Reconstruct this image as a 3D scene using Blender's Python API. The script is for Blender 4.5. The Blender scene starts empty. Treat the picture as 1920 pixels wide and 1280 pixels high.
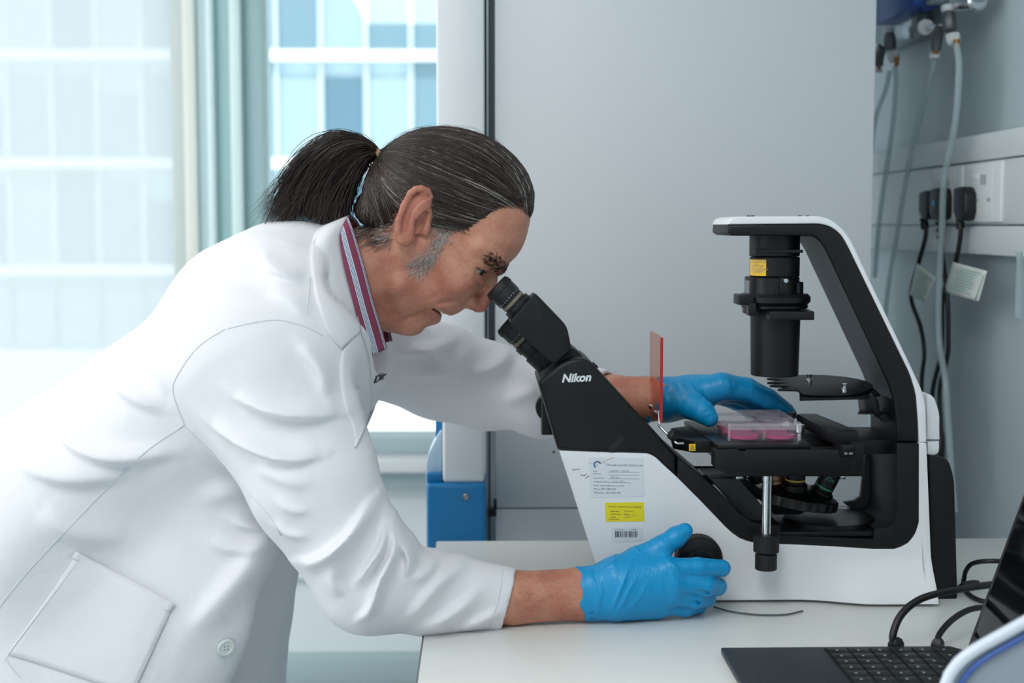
import bpy, bmesh, math, random
import numpy as np
from mathutils import Vector, Matrix
from mathutils.bvhtree import BVHTree

sc = bpy.context.scene
COL = sc.collection
R_ = math.radians
random.seed(7)

# ------------------------------------------------------------------ camera
F_PX = 2600.0                       # focal length in pixels of a 1920 wide frame
D0 = 1.75                           # camera to the microscope's mid plane
CAMZ = 1.37
PITCH, YAW = math.atan(220/F_PX), math.atan(60/F_PX)
cam_d = bpy.data.cameras.new('camera')
cam_d.sensor_width = 36.0
cam_d.lens = 36.0*F_PX/1920.0
cam_d.clip_start = 0.05
cam_d.clip_end = 300
cam_d.dof.use_dof = True
cam_d.dof.focus_distance = 1.66
cam_d.dof.aperture_fstop = 4.6
cam = bpy.data.objects.new('camera', cam_d)
COL.objects.link(cam)
cam.location = (0, -D0, CAMZ)
cam.rotation_euler = (math.pi/2-PITCH, 0, -YAW)
sc.camera = cam
CAMP = Vector((0, -D0, CAMZ))
CAMR = cam.rotation_euler.to_matrix()

# ------------------------------------------------------------------ world and light
w = bpy.data.worlds.new('sky'); sc.world = w; w.use_nodes = True
bg = w.node_tree.nodes['Background']
bg.inputs['Color'].default_value = (0.93, 0.975, 1.0, 1)
bg.inputs['Strength'].default_value = 1.75

def area_light(name, loc, size, power, color=(1, 1, 1), rot=(0, 0, 0)):
    l = bpy.data.lights.new(name, 'AREA'); l.shape = 'RECTANGLE'
    l.size, l.size_y = size; l.energy = power; l.color = color
    o = bpy.data.objects.new(name, l); COL.objects.link(o)
    o.location = loc; o.rotation_euler = rot
    return o

sun_l = bpy.data.lights.new('sun', 'SUN'); sun_l.energy = 2.6; sun_l.angle = R_(2); sun_l.color = (1.0, 0.97, 0.92)
sun = bpy.data.objects.new('sun', sun_l); COL.objects.link(sun)
sun.rotation_euler = Vector((0.25, 0.60, -0.82)).to_track_quat('-Z', 'Y').to_euler()

sc.view_settings.view_transform = 'Standard'
sc.view_settings.look = 'None'
sc.view_settings.exposure = 0.25
sc.view_settings.gamma = 1.0
sc.view_settings.use_curve_mapping = False
sc.cycles.max_bounces = 8
sc.cycles.transparent_max_bounces = 12
sc.cycles.use_denoising = True

# the room's ceiling luminaires (unseen area lights only, no housings built)
CEIL = 2.55
for nm, loc, size, power in (
        ('ceiling_lamp_light', (-1.15, 0.55, CEIL-0.03), (0.6, 1.2), 10),
        ('ceiling_lamp_light', (-0.35, -1.75, CEIL-0.03), (0.6, 1.2), 18),
        ('ceiling_lamp_light', (-2.4, -1.0, CEIL-0.03), (0.6, 1.2), 16)):
    area_light(nm, loc, size, power, (1.0, 0.985, 0.96))

# ------------------------------------------------------------------ helpers: picture point -> place
def ray(px, py):
    return CAMR @ Vector(((px-960)/F_PX, -(py-640)/F_PX, -1.0))
def P(px, py, Y):
    d = ray(px, py); return CAMP + d*((Y+D0)/d.y)
def PX(px, py, X):
    d = ray(px, py); return CAMP + d*(X/d.x)
def PZ(px, py, Z):
    d = ray(px, py); return CAMP + d*((Z-CAMZ)/d.z)
def S(Y):                            # metres per pixel at depth Y
    return (Y+D0)/F_PX

# ------------------------------------------------------------------ helpers: materials
MATS = {}
def lin(c):
    return tuple(((v/255)/12.92 if v/255 <= 0.04045 else ((v/255+0.055)/1.055)**2.4) for v in c)
def mat(name, color, rough=0.5, metal=0.0, bump=None, var=None, **kw):
    """color in 0-255 sRGB; bump=(scale,strength[,distance]); var=(scale,amount) brightness mottling"""
    if name in MATS: return MATS[name]
    m = bpy.data.materials.new(name); m.use_nodes = True
    nt = m.node_tree; b = nt.nodes['Principled BSDF']
    c = lin(color)
    b.inputs['Base Color'].default_value = (*c, 1)
    b.inputs['Roughness'].default_value = rough
    b.inputs['Metallic'].default_value = metal
    for k, v in kw.items():
        b.inputs[k.replace('_', ' ')].default_value = v
    tc = None
    if bump or var:
        tc = nt.nodes.new('ShaderNodeTexCoord')
    if bump:
        n = nt.nodes.new('ShaderNodeTexNoise'); n.inputs['Scale'].default_value = bump[0]
        n.inputs['Detail'].default_value = 3
        bp = nt.nodes.new('ShaderNodeBump'); bp.inputs['Strength'].default_value = bump[1]
        bp.inputs['Distance'].default_value = bump[2] if len(bump) > 2 else 0.002
        nt.links.new(tc.outputs['Object'], n.inputs['Vector'])
        nt.links.new(n.outputs['Fac'], bp.inputs['Height'])
        nt.links.new(bp.outputs['Normal'], b.inputs['Normal'])
    if var:
        n = nt.nodes.new('ShaderNodeTexNoise'); n.inputs['Scale'].default_value = var[0]
        n.inputs['Detail'].default_value = 4
        mr = nt.nodes.new('ShaderNodeMapRange')
        mr.inputs['From Min'].default_value = 0.3; mr.inputs['From Max'].default_value = 0.7
        mr.inputs['To Min'].default_value = 1-var[1]; mr.inputs['To Max'].default_value = 1+var[1]
        mx = nt.nodes.new('ShaderNodeMix'); mx.data_type = 'RGBA'; mx.blend_type = 'MULTIPLY'
        mx.inputs['Factor'].default_value = 1
        mx.inputs[6].default_value = (*c, 1)
        nt.links.new(tc.outputs['Object'], n.inputs['Vector'])
        nt.links.new(n.outputs['Fac'], mr.inputs['Value'])
        nt.links.new(mr.outputs['Result'], mx.inputs[7])
        nt.links.new(mx.outputs[2], b.inputs['Base Color'])
    MATS[name] = m
    return m

# ------------------------------------------------------------------ helpers: objects
def tag(o, label=None, cat=None, group=None, kind=None):
    if label: o['label'] = label
    if cat: o['category'] = cat
    if group: o['group'] = group
    if kind: o['kind'] = kind
    return o
def thing(name, label, cat, loc=(0, 0, 0), group=None):
    o = bpy.data.objects.new(name, None); COL.objects.link(o)
    o.location = loc; o.empty_display_size = 0.05
    return tag(o, label, cat, group)
def world_loc(o):
    v = Vector((0, 0, 0))
    while o is not None:
        v = v + Vector(o.location); o = o.parent
    return v
def obj(name, me, m=None, parent=None, angle=32):
    """link a mesh whose vertices are in world space"""
    if m is not None and not me.materials: me.materials.append(m)
    if angle is not None:
        me.polygons.foreach_set('use_smooth', [True]*len(me.polygons))
        me.set_sharp_from_angle(angle=R_(angle))
    o = bpy.data.objects.new(name, me); COL.objects.link(o)
    if parent is not None:
        o.parent = parent
        o.location = -world_loc(parent)
    return o
def bm_mesh(bm, name='m'):
    me = bpy.data.meshes.new(name); bm.to_mesh(me); bm.free(); return me
def bevel_all(bm, r, seg=2, ang=25):
    es = [e for e in bm.edges if len(e.link_faces) == 2 and e.calc_face_angle(0) > R_(ang)]
    if r > 0 and es:
        bmesh.ops.bevel(bm, geom=es, offset=r, segments=seg, profile=0.5, affect='EDGES', clamp_overlap=True)
def box(name, lo, hi, m, parent=None, bev=0.0, seg=2, rot=None, loc=None):
    bm = bmesh.new()
    bmesh.ops.create_cube(bm, size=1)
    lo, hi = Vector(lo), Vector(hi)
    for v in bm.verts:
        v.co = Vector([(lo[i]+hi[i])/2 + v.co[i]*(hi[i]-lo[i]) for i in range(3)])
    bevel_all(bm, bev, seg)
    if rot is not None:
        piv = Vector(loc) if loc is not None else (lo+hi)/2
        bmesh.ops.rotate(bm, verts=bm.verts, cent=piv, matrix=rot)
    return obj(name, bm_mesh(bm), m, parent)
def prism_co(name, ring, vec, m, parent=None, bev=0.0, seg=2, angle=32):
    """closed ring of 3D points extruded by vec"""
    bm = bmesh.new()
    vs = [bm.verts.new(Vector(p)) for p in ring]
    f = bm.faces.new(vs)
    r = bmesh.ops.extrude_face_region(bm, geom=[f])
    nv = [g for g in r['geom'] if isinstance(g, bmesh.types.BMVert)]
    bmesh.ops.translate(bm, verts=nv, vec=Vector(vec))
    bmesh.ops.recalc_face_normals(bm, faces=bm.faces)
    if bev > 0:
        caps = [fa for fa in bm.faces if len(fa.verts) == len(vs)]
        es = set(e for fa in caps for e in fa.edges)
        bmesh.ops.bevel(bm, geom=list(es), offset=bev, segments=seg, profile=0.5, affect='EDGES', clamp_overlap=True)
    bmesh.ops.triangulate(bm, faces=[fa for fa in bm.faces if len(fa.verts) > 4])
    return obj(name, bm_mesh(bm), m, parent, angle)
def prism(name, pts, Yn, Yf, m, parent=None, bev=0.0, seg=2):
    ring = [P(x, y, Yn) for x, y in pts]
    return prism_co(name, ring, (0, Yf-Yn, 0), m, parent, bev, seg)
def round_poly(pts, n=5):
    """pts of (x,y[,r]) -> polygon with rounded corners"""
    out = []; N = len(pts)
    for i in range(N):
        p = Vector(pts[i][:2]); r = pts[i][2] if len(pts[i]) > 2 else 0
        if r <= 0: out.append((p.x, p.y)); continue
        a = Vector(pts[i-1][:2]); b = Vector(pts[(i+1) % N][:2])
        da, db = (a-p), (b-p); la, lb = da.length, db.length; da /= la; db /= lb
        r1 = min(r, la*0.49, lb*0.49)
        s, e = p+da*r1, p+db*r1
        for k in range(n+1):
            t = k/n
            q = s*(1-t)**2 + p*2*t*(1-t) + e*t*t
            out.append((q.x, q.y))
    return out
def frame_of(d):
    d = Vector(d).normalized()
    u = d.cross(Vector((0, 0, 1)))
    if u.length < 1e-3: u = Vector((1, 0, 0))
    u.normalize(); v = d.cross(u).normalized()
    return d, u, v
def lathe(name, base, axis, prof, m, parent=None, n=40, angle=32, sq=None, knurl=0.0):
    """prof: list of (radius, height along axis); closed at both ends"""
    d, u, v = frame_of(axis); base = Vector(base)
    V = []; Fc = []
    for j, (r, h) in enumerate(prof):
        for i in range(n):
            a = 2*math.pi*i/n
            rr = r*(1-knurl*(i % 2)) if knurl else r
            V.append(base + d*h + (u*math.cos(a) + v*math.sin(a))*rr)
    for j in range(len(prof)-1):
        for i in range(n):
            i2 = (i+1) % n
            Fc.append((j*n+i, j*n+i2, (j+1)*n+i2, (j+1)*n+i))
    Fc.append(tuple(range(n-1, -1, -1))); k = (len(prof)-1)*n
    Fc.append(tuple(range(k, k+n)))
    me = bpy.data.meshes.new(name); me.from_pydata(V, [], Fc)
    bm = bmesh.new(); bm.from_mesh(me); bmesh.ops.recalc_face_normals(bm, faces=bm.faces); bm.to_mesh(me); bm.free()
    return obj(name, me, m, parent, angle)
def catmull(pts, sub=6):
    pts = [Vector(p) for p in pts]
    if len(pts) < 3 or sub <= 1: return pts
    out = []
    q = [pts[0]*2-pts[1]] + pts + [pts[-1]*2-pts[-2]]
    for i in range(1, len(q)-2):
        a, b, c, e = q[i-1], q[i], q[i+1], q[i+2]
        for k in range(sub):
            t = k/sub
            out.append(0.5*((2*b) + (c-a)*t + (2*a-5*b+4*c-e)*t*t + (3*b-a-3*c+e)*t**3))
    out.append(pts[-1]); return out
def tube_data(pts, r, n=10, sub=6, flat=1.0):
    if not isinstance(r, (list, tuple)): r = [r]*len(pts)
    rv = catmull([Vector((x, 0, 0)) for x in r], sub)
    pts = catmull(pts, sub)
    V = []; Fc = []
    T = [(pts[min(i+1, len(pts)-1)]-pts[max(i-1, 0)]).normalized() for i in range(len(pts))]
    _, u, v = frame_of(T[0])
    for i, p in enumerate(pts):
        u = (u - T[i]*u.dot(T[i])).normalized(); v = T[i].cross(u)
        for k in range(n):
            a = 2*math.pi*k/n
            V.append(p + (u*math.cos(a)+v*flat*math.sin(a))*rv[i].x)
    for i in range(len(pts)-1):
        for k in range(n):
            k2 = (k+1) % n
            Fc.append((i*n+k, i*n+k2, (i+1)*n+k2, (i+1)*n+k))
    Fc.append(tuple(range(n-1, -1, -1))); Fc.append(tuple(range((len(pts)-1)*n, len(pts)*n)))
    return V, Fc
def tube(name, pts, r, m, parent=None, n=10, sub=6):
    V, Fc = tube_data(pts, r, n, sub)
    me = bpy.data.meshes.new(name); me.from_pydata(V, [], Fc)
    return obj(name, me, m, parent, 60)
def text_mesh(name, s, origin, xdir, ydir, size, m, parent=None, shear=0.0, bold=0.0, depth=0.0002, align='LEFT', spacing=1.0):
    cu = bpy.data.curves.new(name, 'FONT'); cu.body = s; cu.size = 1.0
    cu.shear = shear; cu.offset = bold; cu.align_x = align; cu.space_character = spacing; cu.resolution_u = 3
    o = bpy.data.objects.new(name+'_tmp', cu); COL.objects.link(o)
    dg = bpy.context.evaluated_depsgraph_get()
    me = bpy.data.meshes.new_from_object(o.evaluated_get(dg))
    bpy.data.objects.remove(o)
    x, y = Vector(xdir).normalized(), Vector(ydir).normalized(); z = x.cross(y)
    for v in me.vertices:
        v.co = Vector(origin) + (x*v.co.x + y*v.co.y)*size + z*depth
    me.materials.clear()
    return obj(name, me, m, parent, None)
def grid_mesh(rows, closed_u=False):
    """rows of 3D points -> mesh with UV (u along a row, v across rows)"""
    n = len(rows[0]); V = [p for r in rows for p in r]; Fc = []
    for j in range(len(rows)-1):
        for i in range(n-1):
            Fc.append((j*n+i, j*n+i+1, (j+1)*n+i+1, (j+1)*n+i))
    me = bpy.data.meshes.new('grid'); me.from_pydata([tuple(p) for p in V], [], Fc)
    uv = me.uv_layers.new(name='UVMap'); nr = len(rows)-1
    for poly in me.polygons:
        for li in poly.loop_indices:
            vi = me.loops[li].vertex_index
            uv.data[li].uv = ((vi % n)/(n-1), (vi//n)/nr)
    return me
def solidify(o, t, offset=0.0):
    md = o.modifiers.new('thickness', 'SOLIDIFY'); md.thickness = t; md.offset = offset
    return o

# ------------------------------------------------------------------ helpers: implicit surfaces (smooth bodies)
def A3(v): return np.array(v, dtype=np.float32)
def smin(a, b, k):
    h = np.maximum(k-np.abs(a-b), 0)/k
    return np.minimum(a, b)-h*h*k*0.25
def smax(a, b, k): return -smin(-a, -b, k)
def d_sphere(p, c, r):
    return np.linalg.norm(p-A3(c), axis=1)-r
def d_ell(p, c, r, M=None):
    q = p-A3(c)
    if M is not None: q = q @ M
    r = A3(r)
    k0 = np.linalg.norm(q/r, axis=1); k1 = np.linalg.norm(q/(r*r), axis=1)+1e-9
    return k0*(k0-1)/k1
def d_cone(p, a, b, ra, rb):
    a, b = A3(a), A3(b); ba = b-a
    t = np.clip(((p-a) @ ba)/max(float(ba @ ba), 1e-12), 0, 1)
    return np.linalg.norm(p-a-t[:, None]*ba, axis=1)-(ra+(rb-ra)*t)
def d_chain(p, pts, rs, k=0.0):
    d = None
    for i in range(len(pts)-1):
        e = d_cone(p, pts[i], pts[i+1], rs[i], rs[i+1])
        d = e if d is None else (smin(d, e, k) if k > 0 else np.minimum(d, e))
    return d
def rot_xz(dx, dz):
    """3x3: columns are local axes, first axis along (dx,0,dz), second along y, third perpendicular"""
    l = math.hypot(dx, dz); dx /= l; dz /= l
    return np.array([[dx, 0, -dz], [0, 1, 0], [dz, 0, dx]], dtype=np.float32)
def poly_dist(x, z, pts):
    """2D distance to a polyline, with position along it 0..1 and signed side"""
    best = np.full(x.shape, 1e9, np.float32); tt = np.zeros_like(best); sd = np.zeros_like(best)
    L = [math.dist(pts[i], pts[i+1]) for i in range(len(pts)-1)]; T = sum(L); acc = 0
    for i in range(len(pts)-1):
        ax, az = pts[i]; bx, bz = pts[i+1]; dx, dz = bx-ax, bz-az; l2 = dx*dx+dz*dz
        t = np.clip(((x-ax)*dx+(z-az)*dz)/l2, 0, 1)
        ex, ez = x-ax-t*dx, z-az-t*dz; d = np.sqrt(ex*ex+ez*ez)
        m = d < best
        best = np.where(m, d, best); tt = np.where(m, (acc+t*L[i])/T, tt)
        sd = np.where(m, np.sign(dx*ez-dz*ex), sd); acc += L[i]
    return best, tt, sd
def sdf_arrays(f, lo, hi, vox, coarse=4, safety=1.7):
    lo = np.array(lo, np.float64); hi = np.array(hi, np.float64)
    nc = np.ceil((hi-lo)/(vox*coarse)).astype(int)+1
    cs = vox*coarse
    ax = [lo[i]+cs*np.arange(nc[i]+1) for i in range(3)]
    g = np.stack(np.meshgrid(*ax, indexing='ij'), -1).reshape(-1, 3).astype(np.float32)
    def ev(q):
        out = np.empty(len(q), np.float32)
        for s in range(0, len(q), 200000):
            out[s:s+200000] = f(q[s:s+200000])
        return out
    Dc = ev(g).reshape(nc+1)
    cell = np.abs(Dc[:-1, :-1, :-1])
    for dx in (0, 1):
        for dy in (0, 1):
            for dz in (0, 1):
                cell = np.minimum(cell, np.abs(Dc[dx:dx+nc[0], dy:dy+nc[1], dz:dz+nc[2]]))
    act = np.argwhere(cell < cs*safety)
    nf = nc*coarse+1
    D = np.repeat(np.repeat(np.repeat(Dc[:-1, :-1, :-1], coarse, 0), coarse, 1), coarse, 2)
    Df = np.full(nf, 1.0, np.float32); Df[:-1, :-1, :-1] = D; del D
    o = np.arange(coarse+1)
    off = np.stack(np.meshgrid(o, o, o, indexing='ij'), -1).reshape(-1, 3)
    idx = (act[:, None, :]*coarse+off[None]).reshape(-1, 3)
    lin_ = np.unique(np.ravel_multi_index(idx.T, nf))
    ii = np.stack(np.unravel_index(lin_, nf), -1)
    val = ev((lo+ii*vox).astype(np.float32))
    Df.reshape(-1)[lin_] = val
    # surface nets
    ins = Df < 0
    n = np.array(nf)-1
    cnt = np.zeros(n, np.int8)
    for dx in (0, 1):
        for dy in (0, 1):
            for dz in (0, 1):
                cnt += ins[dx:dx+n[0], dy:dy+n[1], dz:dz+n[2]]
    cells = np.argwhere((cnt > 0) & (cnt < 8))
    cid = np.full(n, -1, np.int32); cid[cells[:, 0], cells[:, 1], cells[:, 2]] = np.arange(len(cells))
    corners = np.array([[i, j, k] for i in (0, 1) for j in (0, 1) for k in (0, 1)])
    vals = np.stack([Df[cells[:, 0]+c[0], cells[:, 1]+c[1], cells[:, 2]+c[2]] for c in corners], 1)
    acc = np.zeros((len(cells), 3)); num = np.zeros(len(cells))
    for a in range(8):
        for b in range(a+1, 8):
            if np.abs(corners[a]-corners[b]).sum() != 1: continue
            va, vb = vals[:, a], vals[:, b]
            m = (va < 0) != (vb < 0)
            t = np.where(m, va/np.where(m, va-vb, 1), 0)
            pt = corners[a][None]+(corners[b]-corners[a])[None]*t[:, None]
            acc += pt*m[:, None]; num += m
    V = lo+(cells+acc/num[:, None])*vox
    Q = []
    for axis in range(3):
        b, c = [(1, 2), (2, 0), (0, 1)][axis]
        sl0 = [slice(1, -1)]*3; sl1 = [slice(1, -1)]*3
        sl0[axis] = slice(0, -1); sl1[axis] = slice(1, None)
        s0, s1 = ins[tuple(sl0)], ins[tuple(sl1)]
        e = np.argwhere(s0 != s1)
        flip = s0[e[:, 0], e[:, 1], e[:, 2]]
        e = e.copy()
        for ax_ in range(3):
            if ax_ != axis: e[:, ax_] += 1
        def cc(db, dc):
            q = e.copy(); q[:, b] += db; q[:, c] += dc
            return cid[q[:, 0], q[:, 1], q[:, 2]]
        q = np.stack([cc(-1, -1), cc(0, -1), cc(0, 0), cc(-1, 0)], 1)
        q[~flip] = q[~flip][:, ::-1]
        Q.append(q)
    Q = np.concatenate(Q); Q = Q[(Q >= 0).all(1)]
    return V, Q
def relax(V, Q, it=1, lam=0.5):
    """laplacian smoothing on the quads' edges"""
    E = np.concatenate([Q[:, [0, 1]], Q[:, [1, 2]], Q[:, [2, 3]], Q[:, [3, 0]]])
    n = len(V)
    for _ in range(it):
        s = np.zeros_like(V); c = np.zeros(n)
        for k in range(3):
            s[:, k] = np.bincount(E[:, 0], V[E[:, 1], k], n)+np.bincount(E[:, 1], V[E[:, 0], k], n)
        c = np.bincount(E[:, 0], minlength=n)+np.bincount(E[:, 1], minlength=n)
        V = V+(s/np.maximum(c, 1)[:, None]-V)*lam
    return V
def np_mesh(V, Q):
    me = bpy.data.meshes.new('surf')
    me.vertices.add(len(V)); me.vertices.foreach_set('co', V.astype(np.float32).ravel())
    me.loops.add(Q.size); me.loops.foreach_set('vertex_index', Q.astype(np.int32).ravel())
    me.polygons.add(len(Q)); k = Q.shape[1]
    me.polygons.foreach_set('loop_start', np.arange(0, Q.size, k, dtype=np.int32))
    me.update(calc_edges=True); me.validate()
    return me
def sdf_mesh(f, lo, hi, vox, it=1, **kw):
    V, Q = sdf_arrays(f, lo, hi, vox, **kw)
    return np_mesh(relax(V, Q, it), Q)
def sdf_obj(name, f, lo, hi, vox, m, parent, it=1, **kw):
    return obj(name, sdf_mesh(f, lo, hi, vox, it, **kw), m, parent, 180)

# ================================================================== THE ROOM
XW = 0.84                      # right wall
YW = 1.95                      # window wall
BZ = 0.90                      # bench top
M_wall = mat('wall_paint', (184, 197, 203), 0.55, bump=(90, 0.05))
M_white = mat('white_paint', (226, 229, 231), 0.45)
M_floor = mat('vinyl_floor', (178, 184, 186), 0.5, var=(6, 0.05))
M_ceil = mat('ceiling_paint', (228, 230, 230), 0.8)
M_tealframe = mat('window_frame_paint', (176, 196, 200), 0.45)
M_frame_a = mat('frame_grey', (196, 206, 204), 0.4)
M_frame_b = mat('frame_cream', (232, 234, 226), 0.5)
M_frame_c = mat('frame_blue_grey', (196, 216, 222), 0.4)
M_frame_d = mat('frame_pale', (222, 242, 242), 0.4)
M_frame_e = mat('frame_teal', (172, 206, 208), 0.4)
M_spandrel = mat('spandrel_panel', (232, 238, 240), 0.5)

def structure(o): o['kind'] = 'structure'; return o
structure(box('floor', (-3.5, -3.0, -0.05), (XW, YW, 0), M_floor))
structure(box('ceiling', (-3.5, -3.0, CEIL), (XW, YW, CEIL+0.05), M_ceil))
structure(box('wall_right', (XW, -3.0, 0), (XW+0.1, YW+0.2, CEIL), M_wall))

structure(box('wall_front', (-3.5, -3.1, 0), (XW+0.1, -3.0, CEIL), M_wall))
def wx(px): return P(px, 420, YW).x
def wz(py): return P(600, py, YW).z
XL, XR = -3.5, XW
# window wall: spandrel below, head above
wall = structure(box('wall_back', (XL, YW+0.03, 0), (XR, YW+0.13, wz(914)), M_spandrel))
structure(box('wall_head', (XL, YW, 2.42), (XR, YW+0.13, CEIL), M_wall)).name = 'trim_8'
for i, (y0, y1, m, dep) in enumerate(((817, 849, M_tealframe, -0.03), (849, 875, M_white, -0.10), (875, 913, M_tealframe, -0.04),
                                      (1228, 1276, M_tealframe, -0.03))):
    structure(box('trim_%d' % (9+i), (XL, YW+dep, wz(y1)), (XR, YW+0.10, wz(y0)), m, bev=0.004))
structure(box('trim_13', (XL, YW+0.018, wz(1094)), (XR, YW+0.05, wz(1089)), M_tealframe))
structure(box('baseboard_back', (XL, YW, 0), (XR, YW+0.04, 0.10), M_white, bev=0.003))
# mullion: several vertical profiles side by side
for i, (x0, x1, m, dep) in enumerate(((325, 352, M_frame_a, 0.00), (352, 375, M_frame_b, -0.03), (375, 398, M_frame_c, -0.01),
                                      (398, 412, M_frame_d, -0.05), (412, 440, M_frame_e, -0.02), (440, 462, M_frame_d, -0.045),
                                      (462, 499, M_frame_e, -0.01))):
    structure(box('trim_%d' % (i+1), (wx(x0), YW+dep, wz(817)), (wx(x1), YW+0.12, 2.42), m, bev=0.006))
# glass panes
def glass_mat(name, tint, gloss=0.06, rough=0.02):
    m = bpy.data.materials.new(name); m.use_nodes = True; nt = m.node_tree
    for n in list(nt.nodes):
        if n.type != 'OUTPUT_MATERIAL': nt.nodes.remove(n)
    out = [n for n in nt.nodes if n.type == 'OUTPUT_MATERIAL'][0]
    tr = nt.nodes.new('ShaderNodeBsdfTransparent'); tr.inputs['Color'].default_value = (*lin(tint), 1)
    gl = nt.nodes.new('ShaderNodeBsdfGlossy'); gl.inputs['Roughness'].default_value = rough
    fr = nt.nodes.new('ShaderNodeFresnel'); fr.inputs['IOR'].default_value = 1.45
    mx = nt.nodes.new('ShaderNodeMixShader')
    nt.links.new(fr.outputs[0], mx.inputs[0]); nt.links.new(tr.outputs[0], mx.inputs[1])
    nt.links.new(gl.outputs[0], mx.inputs[2]); nt.links.new(mx.outputs[0], out.inputs['Surface'])
    return m
M_glass = glass_mat('window_glass', (246, 250, 250))
structure(box('window_1', (XL, YW+0.06, wz(817)), (wx(325), YW+0.07, 2.42), M_glass))
structure(box('window_2', (wx(499), YW+0.06, wz(817)), (wx(1010), YW+0.07, 2.42), M_glass))
structure(box('wall_pier', (wx(1010), YW, 0), (XR, YW+0.13, 2.42), M_wall)).name = 'wall_corner'

# sheer roller blind over the left pane
def sheer_mat():
    m = bpy.data.materials.new('sheer_fabric'); m.use_nodes = True; nt = m.node_tree
    for n in list(nt.nodes):
        if n.type != 'OUTPUT_MATERIAL': nt.nodes.remove(n)
    out = [n for n in nt.nodes if n.type == 'OUTPUT_MATERIAL'][0]
    tr = nt.nodes.new('ShaderNodeBsdfTransparent')
    tl = nt.nodes.new('ShaderNodeBsdfTranslucent'); tl.inputs['Color'].default_value = (0.93, 0.96, 0.97, 1)
    df = nt.nodes.new('ShaderNodeBsdfDiffuse'); df.inputs['Color'].default_value = (0.93, 0.96, 0.97, 1)
    a = nt.nodes.new('ShaderNodeMixShader'); a.inputs[0].default_value = 0.35
    b = nt.nodes.new('ShaderNodeMixShader'); b.inputs[0].default_value = 0.62
    nt.links.new(tl.outputs[0], a.inputs[1]); nt.links.new(df.outputs[0], a.inputs[2])
    nt.links.new(tr.outputs[0], b.inputs[1]); nt.links.new(a.outputs[0], b.inputs[2])
    nt.links.new(b.outputs[0], out.inputs['Surface']); return m
bl = thing('roller_blind', 'sheer white roller blind over the left window pane', 'blind', (wx(150), YW, wz(817)))
box('blind_fabric', (XL, YW+0.030, wz(806)), (wx(324), YW+0.031, 2.40), sheer_mat(), bl)
box('bottom_bar', (XL, YW+0.022, wz(816)), (wx(324), YW+0.040, wz(805)), M_white, bl, bev=0.003)

# ------------------------------------------------------------------ the building across the street
YB = 38.0
def bx(px): return P(px, 420, YB).x
def bz(py): return P(600, py, YB).z
M_slab = mat('facade_white', (250, 251, 250), 0.6)
M_mull = mat('facade_mullion', (196, 214, 222), 0.5)
M_panes = [mat('facade_glass_%d' % i, c, 0.35) for i, c in enumerate(((100, 134, 150), (118, 149, 163), (86, 122, 141), (152, 176, 186), (110, 142, 157)))]
bld = thing('office_building', 'pale blue glass office building with white floor bands seen through the windows', 'building', (bx(400), YB, bz(1400)))
box('wall', (bx(-900), YB+0.4, bz(1400)), (bx(1500), YB+6, bz(-420)), mat('facade_backing', (188, 214, 226), 0.6), bld)
ys = [-300, -100, 104, 306, 506]
rr = random.Random(3)
for y in ys:
    box('floor_band', (bx(-900), YB-0.15, bz(y+9)), (bx(1500), YB+0.45, bz(y-9)), M_slab, bld)
for j in range(len(ys)-1):
    for k in range(-8, 17):
        x0 = k*84+20
        box('window_pane', (bx(x0), YB+0.2, bz(ys[j+1]-9)), (bx(x0+76), YB+0.42, bz(ys[j]+rr.choice((9, 9, 40, 70)))), rr.choice(M_panes), bld)
        box('mullion', (bx(x0+76), YB+0.1, bz(ys[j+1]-9)), (bx(x0+84), YB+0.42, bz(ys[j]+9)), M_mull, bld)
box('podium', (bx(-900), YB-0.3, bz(1400)), (bx(1500), YB+0.5, bz(655)), M_slab, bld)
for k in range(-8, 17):
    box('window_pane', (bx(k*84+20), YB+0.2, bz(650)), (bx(k*84+96), YB+0.42, bz(515)), M_panes[3], bld)

# ================================================================== BENCH
M_bench = mat('bench_laminate', (226, 228, 225), 0.38, var=(40, 0.012))
M_edge = mat('bench_edge', (120, 126, 130), 0.5)
M_metal = mat('steel', (176, 182, 186), 0.3, 1.0)
XB0, XB1, YB0, YB1 = -0.067, XW-0.002, -0.80, 0.285
bench = thing('lab_bench', 'pale grey laminate lab bench under the microscope', 'bench', (0.4, -0.1, 0))
box('bench_top', (XB0+0.0015, YB0, BZ-0.03), (XB1, YB1, BZ), M_bench, bench, bev=0.002)
box('edge_band', (XB0, YB0, BZ-0.03), (XB0+0.0015, YB1, BZ-0.0005), M_edge, bench)
for x in (XB0+0.05, XB1-0.06):
    for y in (YB0+0.05, YB1-0.08):
        box('leg', (x, y, 0), (x+0.04, y+0.04, BZ-0.03), M_metal, bench, bev=0.003)
box('apron', (XB0+0.06, YB1-0.06, BZ-0.13), (XB1-0.03, YB1-0.04, BZ-0.03), M_white, bench)

# ================================================================== TALL CABINET BEHIND THE BENCH
YC = 0.45
def cx(px): return P(px, 420, YC).x
def cz(py): return P(1000, py, YC).z
M_cab = mat('cabinet_enamel', (216, 220, 223), 0.42, bump=(220, 0.04, 0.001))
M_cab2 = mat('cabinet_side_enamel', (234, 237, 239), 0.42)
M_seal = mat('door_seal', (58, 68, 76), 0.5)
M_alu = mat('aluminium', (150, 160, 166), 0.35, 0.9)
M_dark = mat('dark_plastic', (18, 20, 22), 0.5)
cab = thing('laboratory_cabinet', 'tall light grey laboratory cabinet standing behind the microscope', 'cabinet', ((cx(825)+cx(1635))/2, YC+0.3, 0))
box('carcass', (cx(826), YC+0.03, 0.0), (cx(1634), YC+0.62, 2.2), M_cab2, cab, bev=0.004)
box('upper_panel', (cx(928), YC, cz(952)), (cx(1635), YC+0.03, 2.18), M_cab, cab, bev=0.002)
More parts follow.
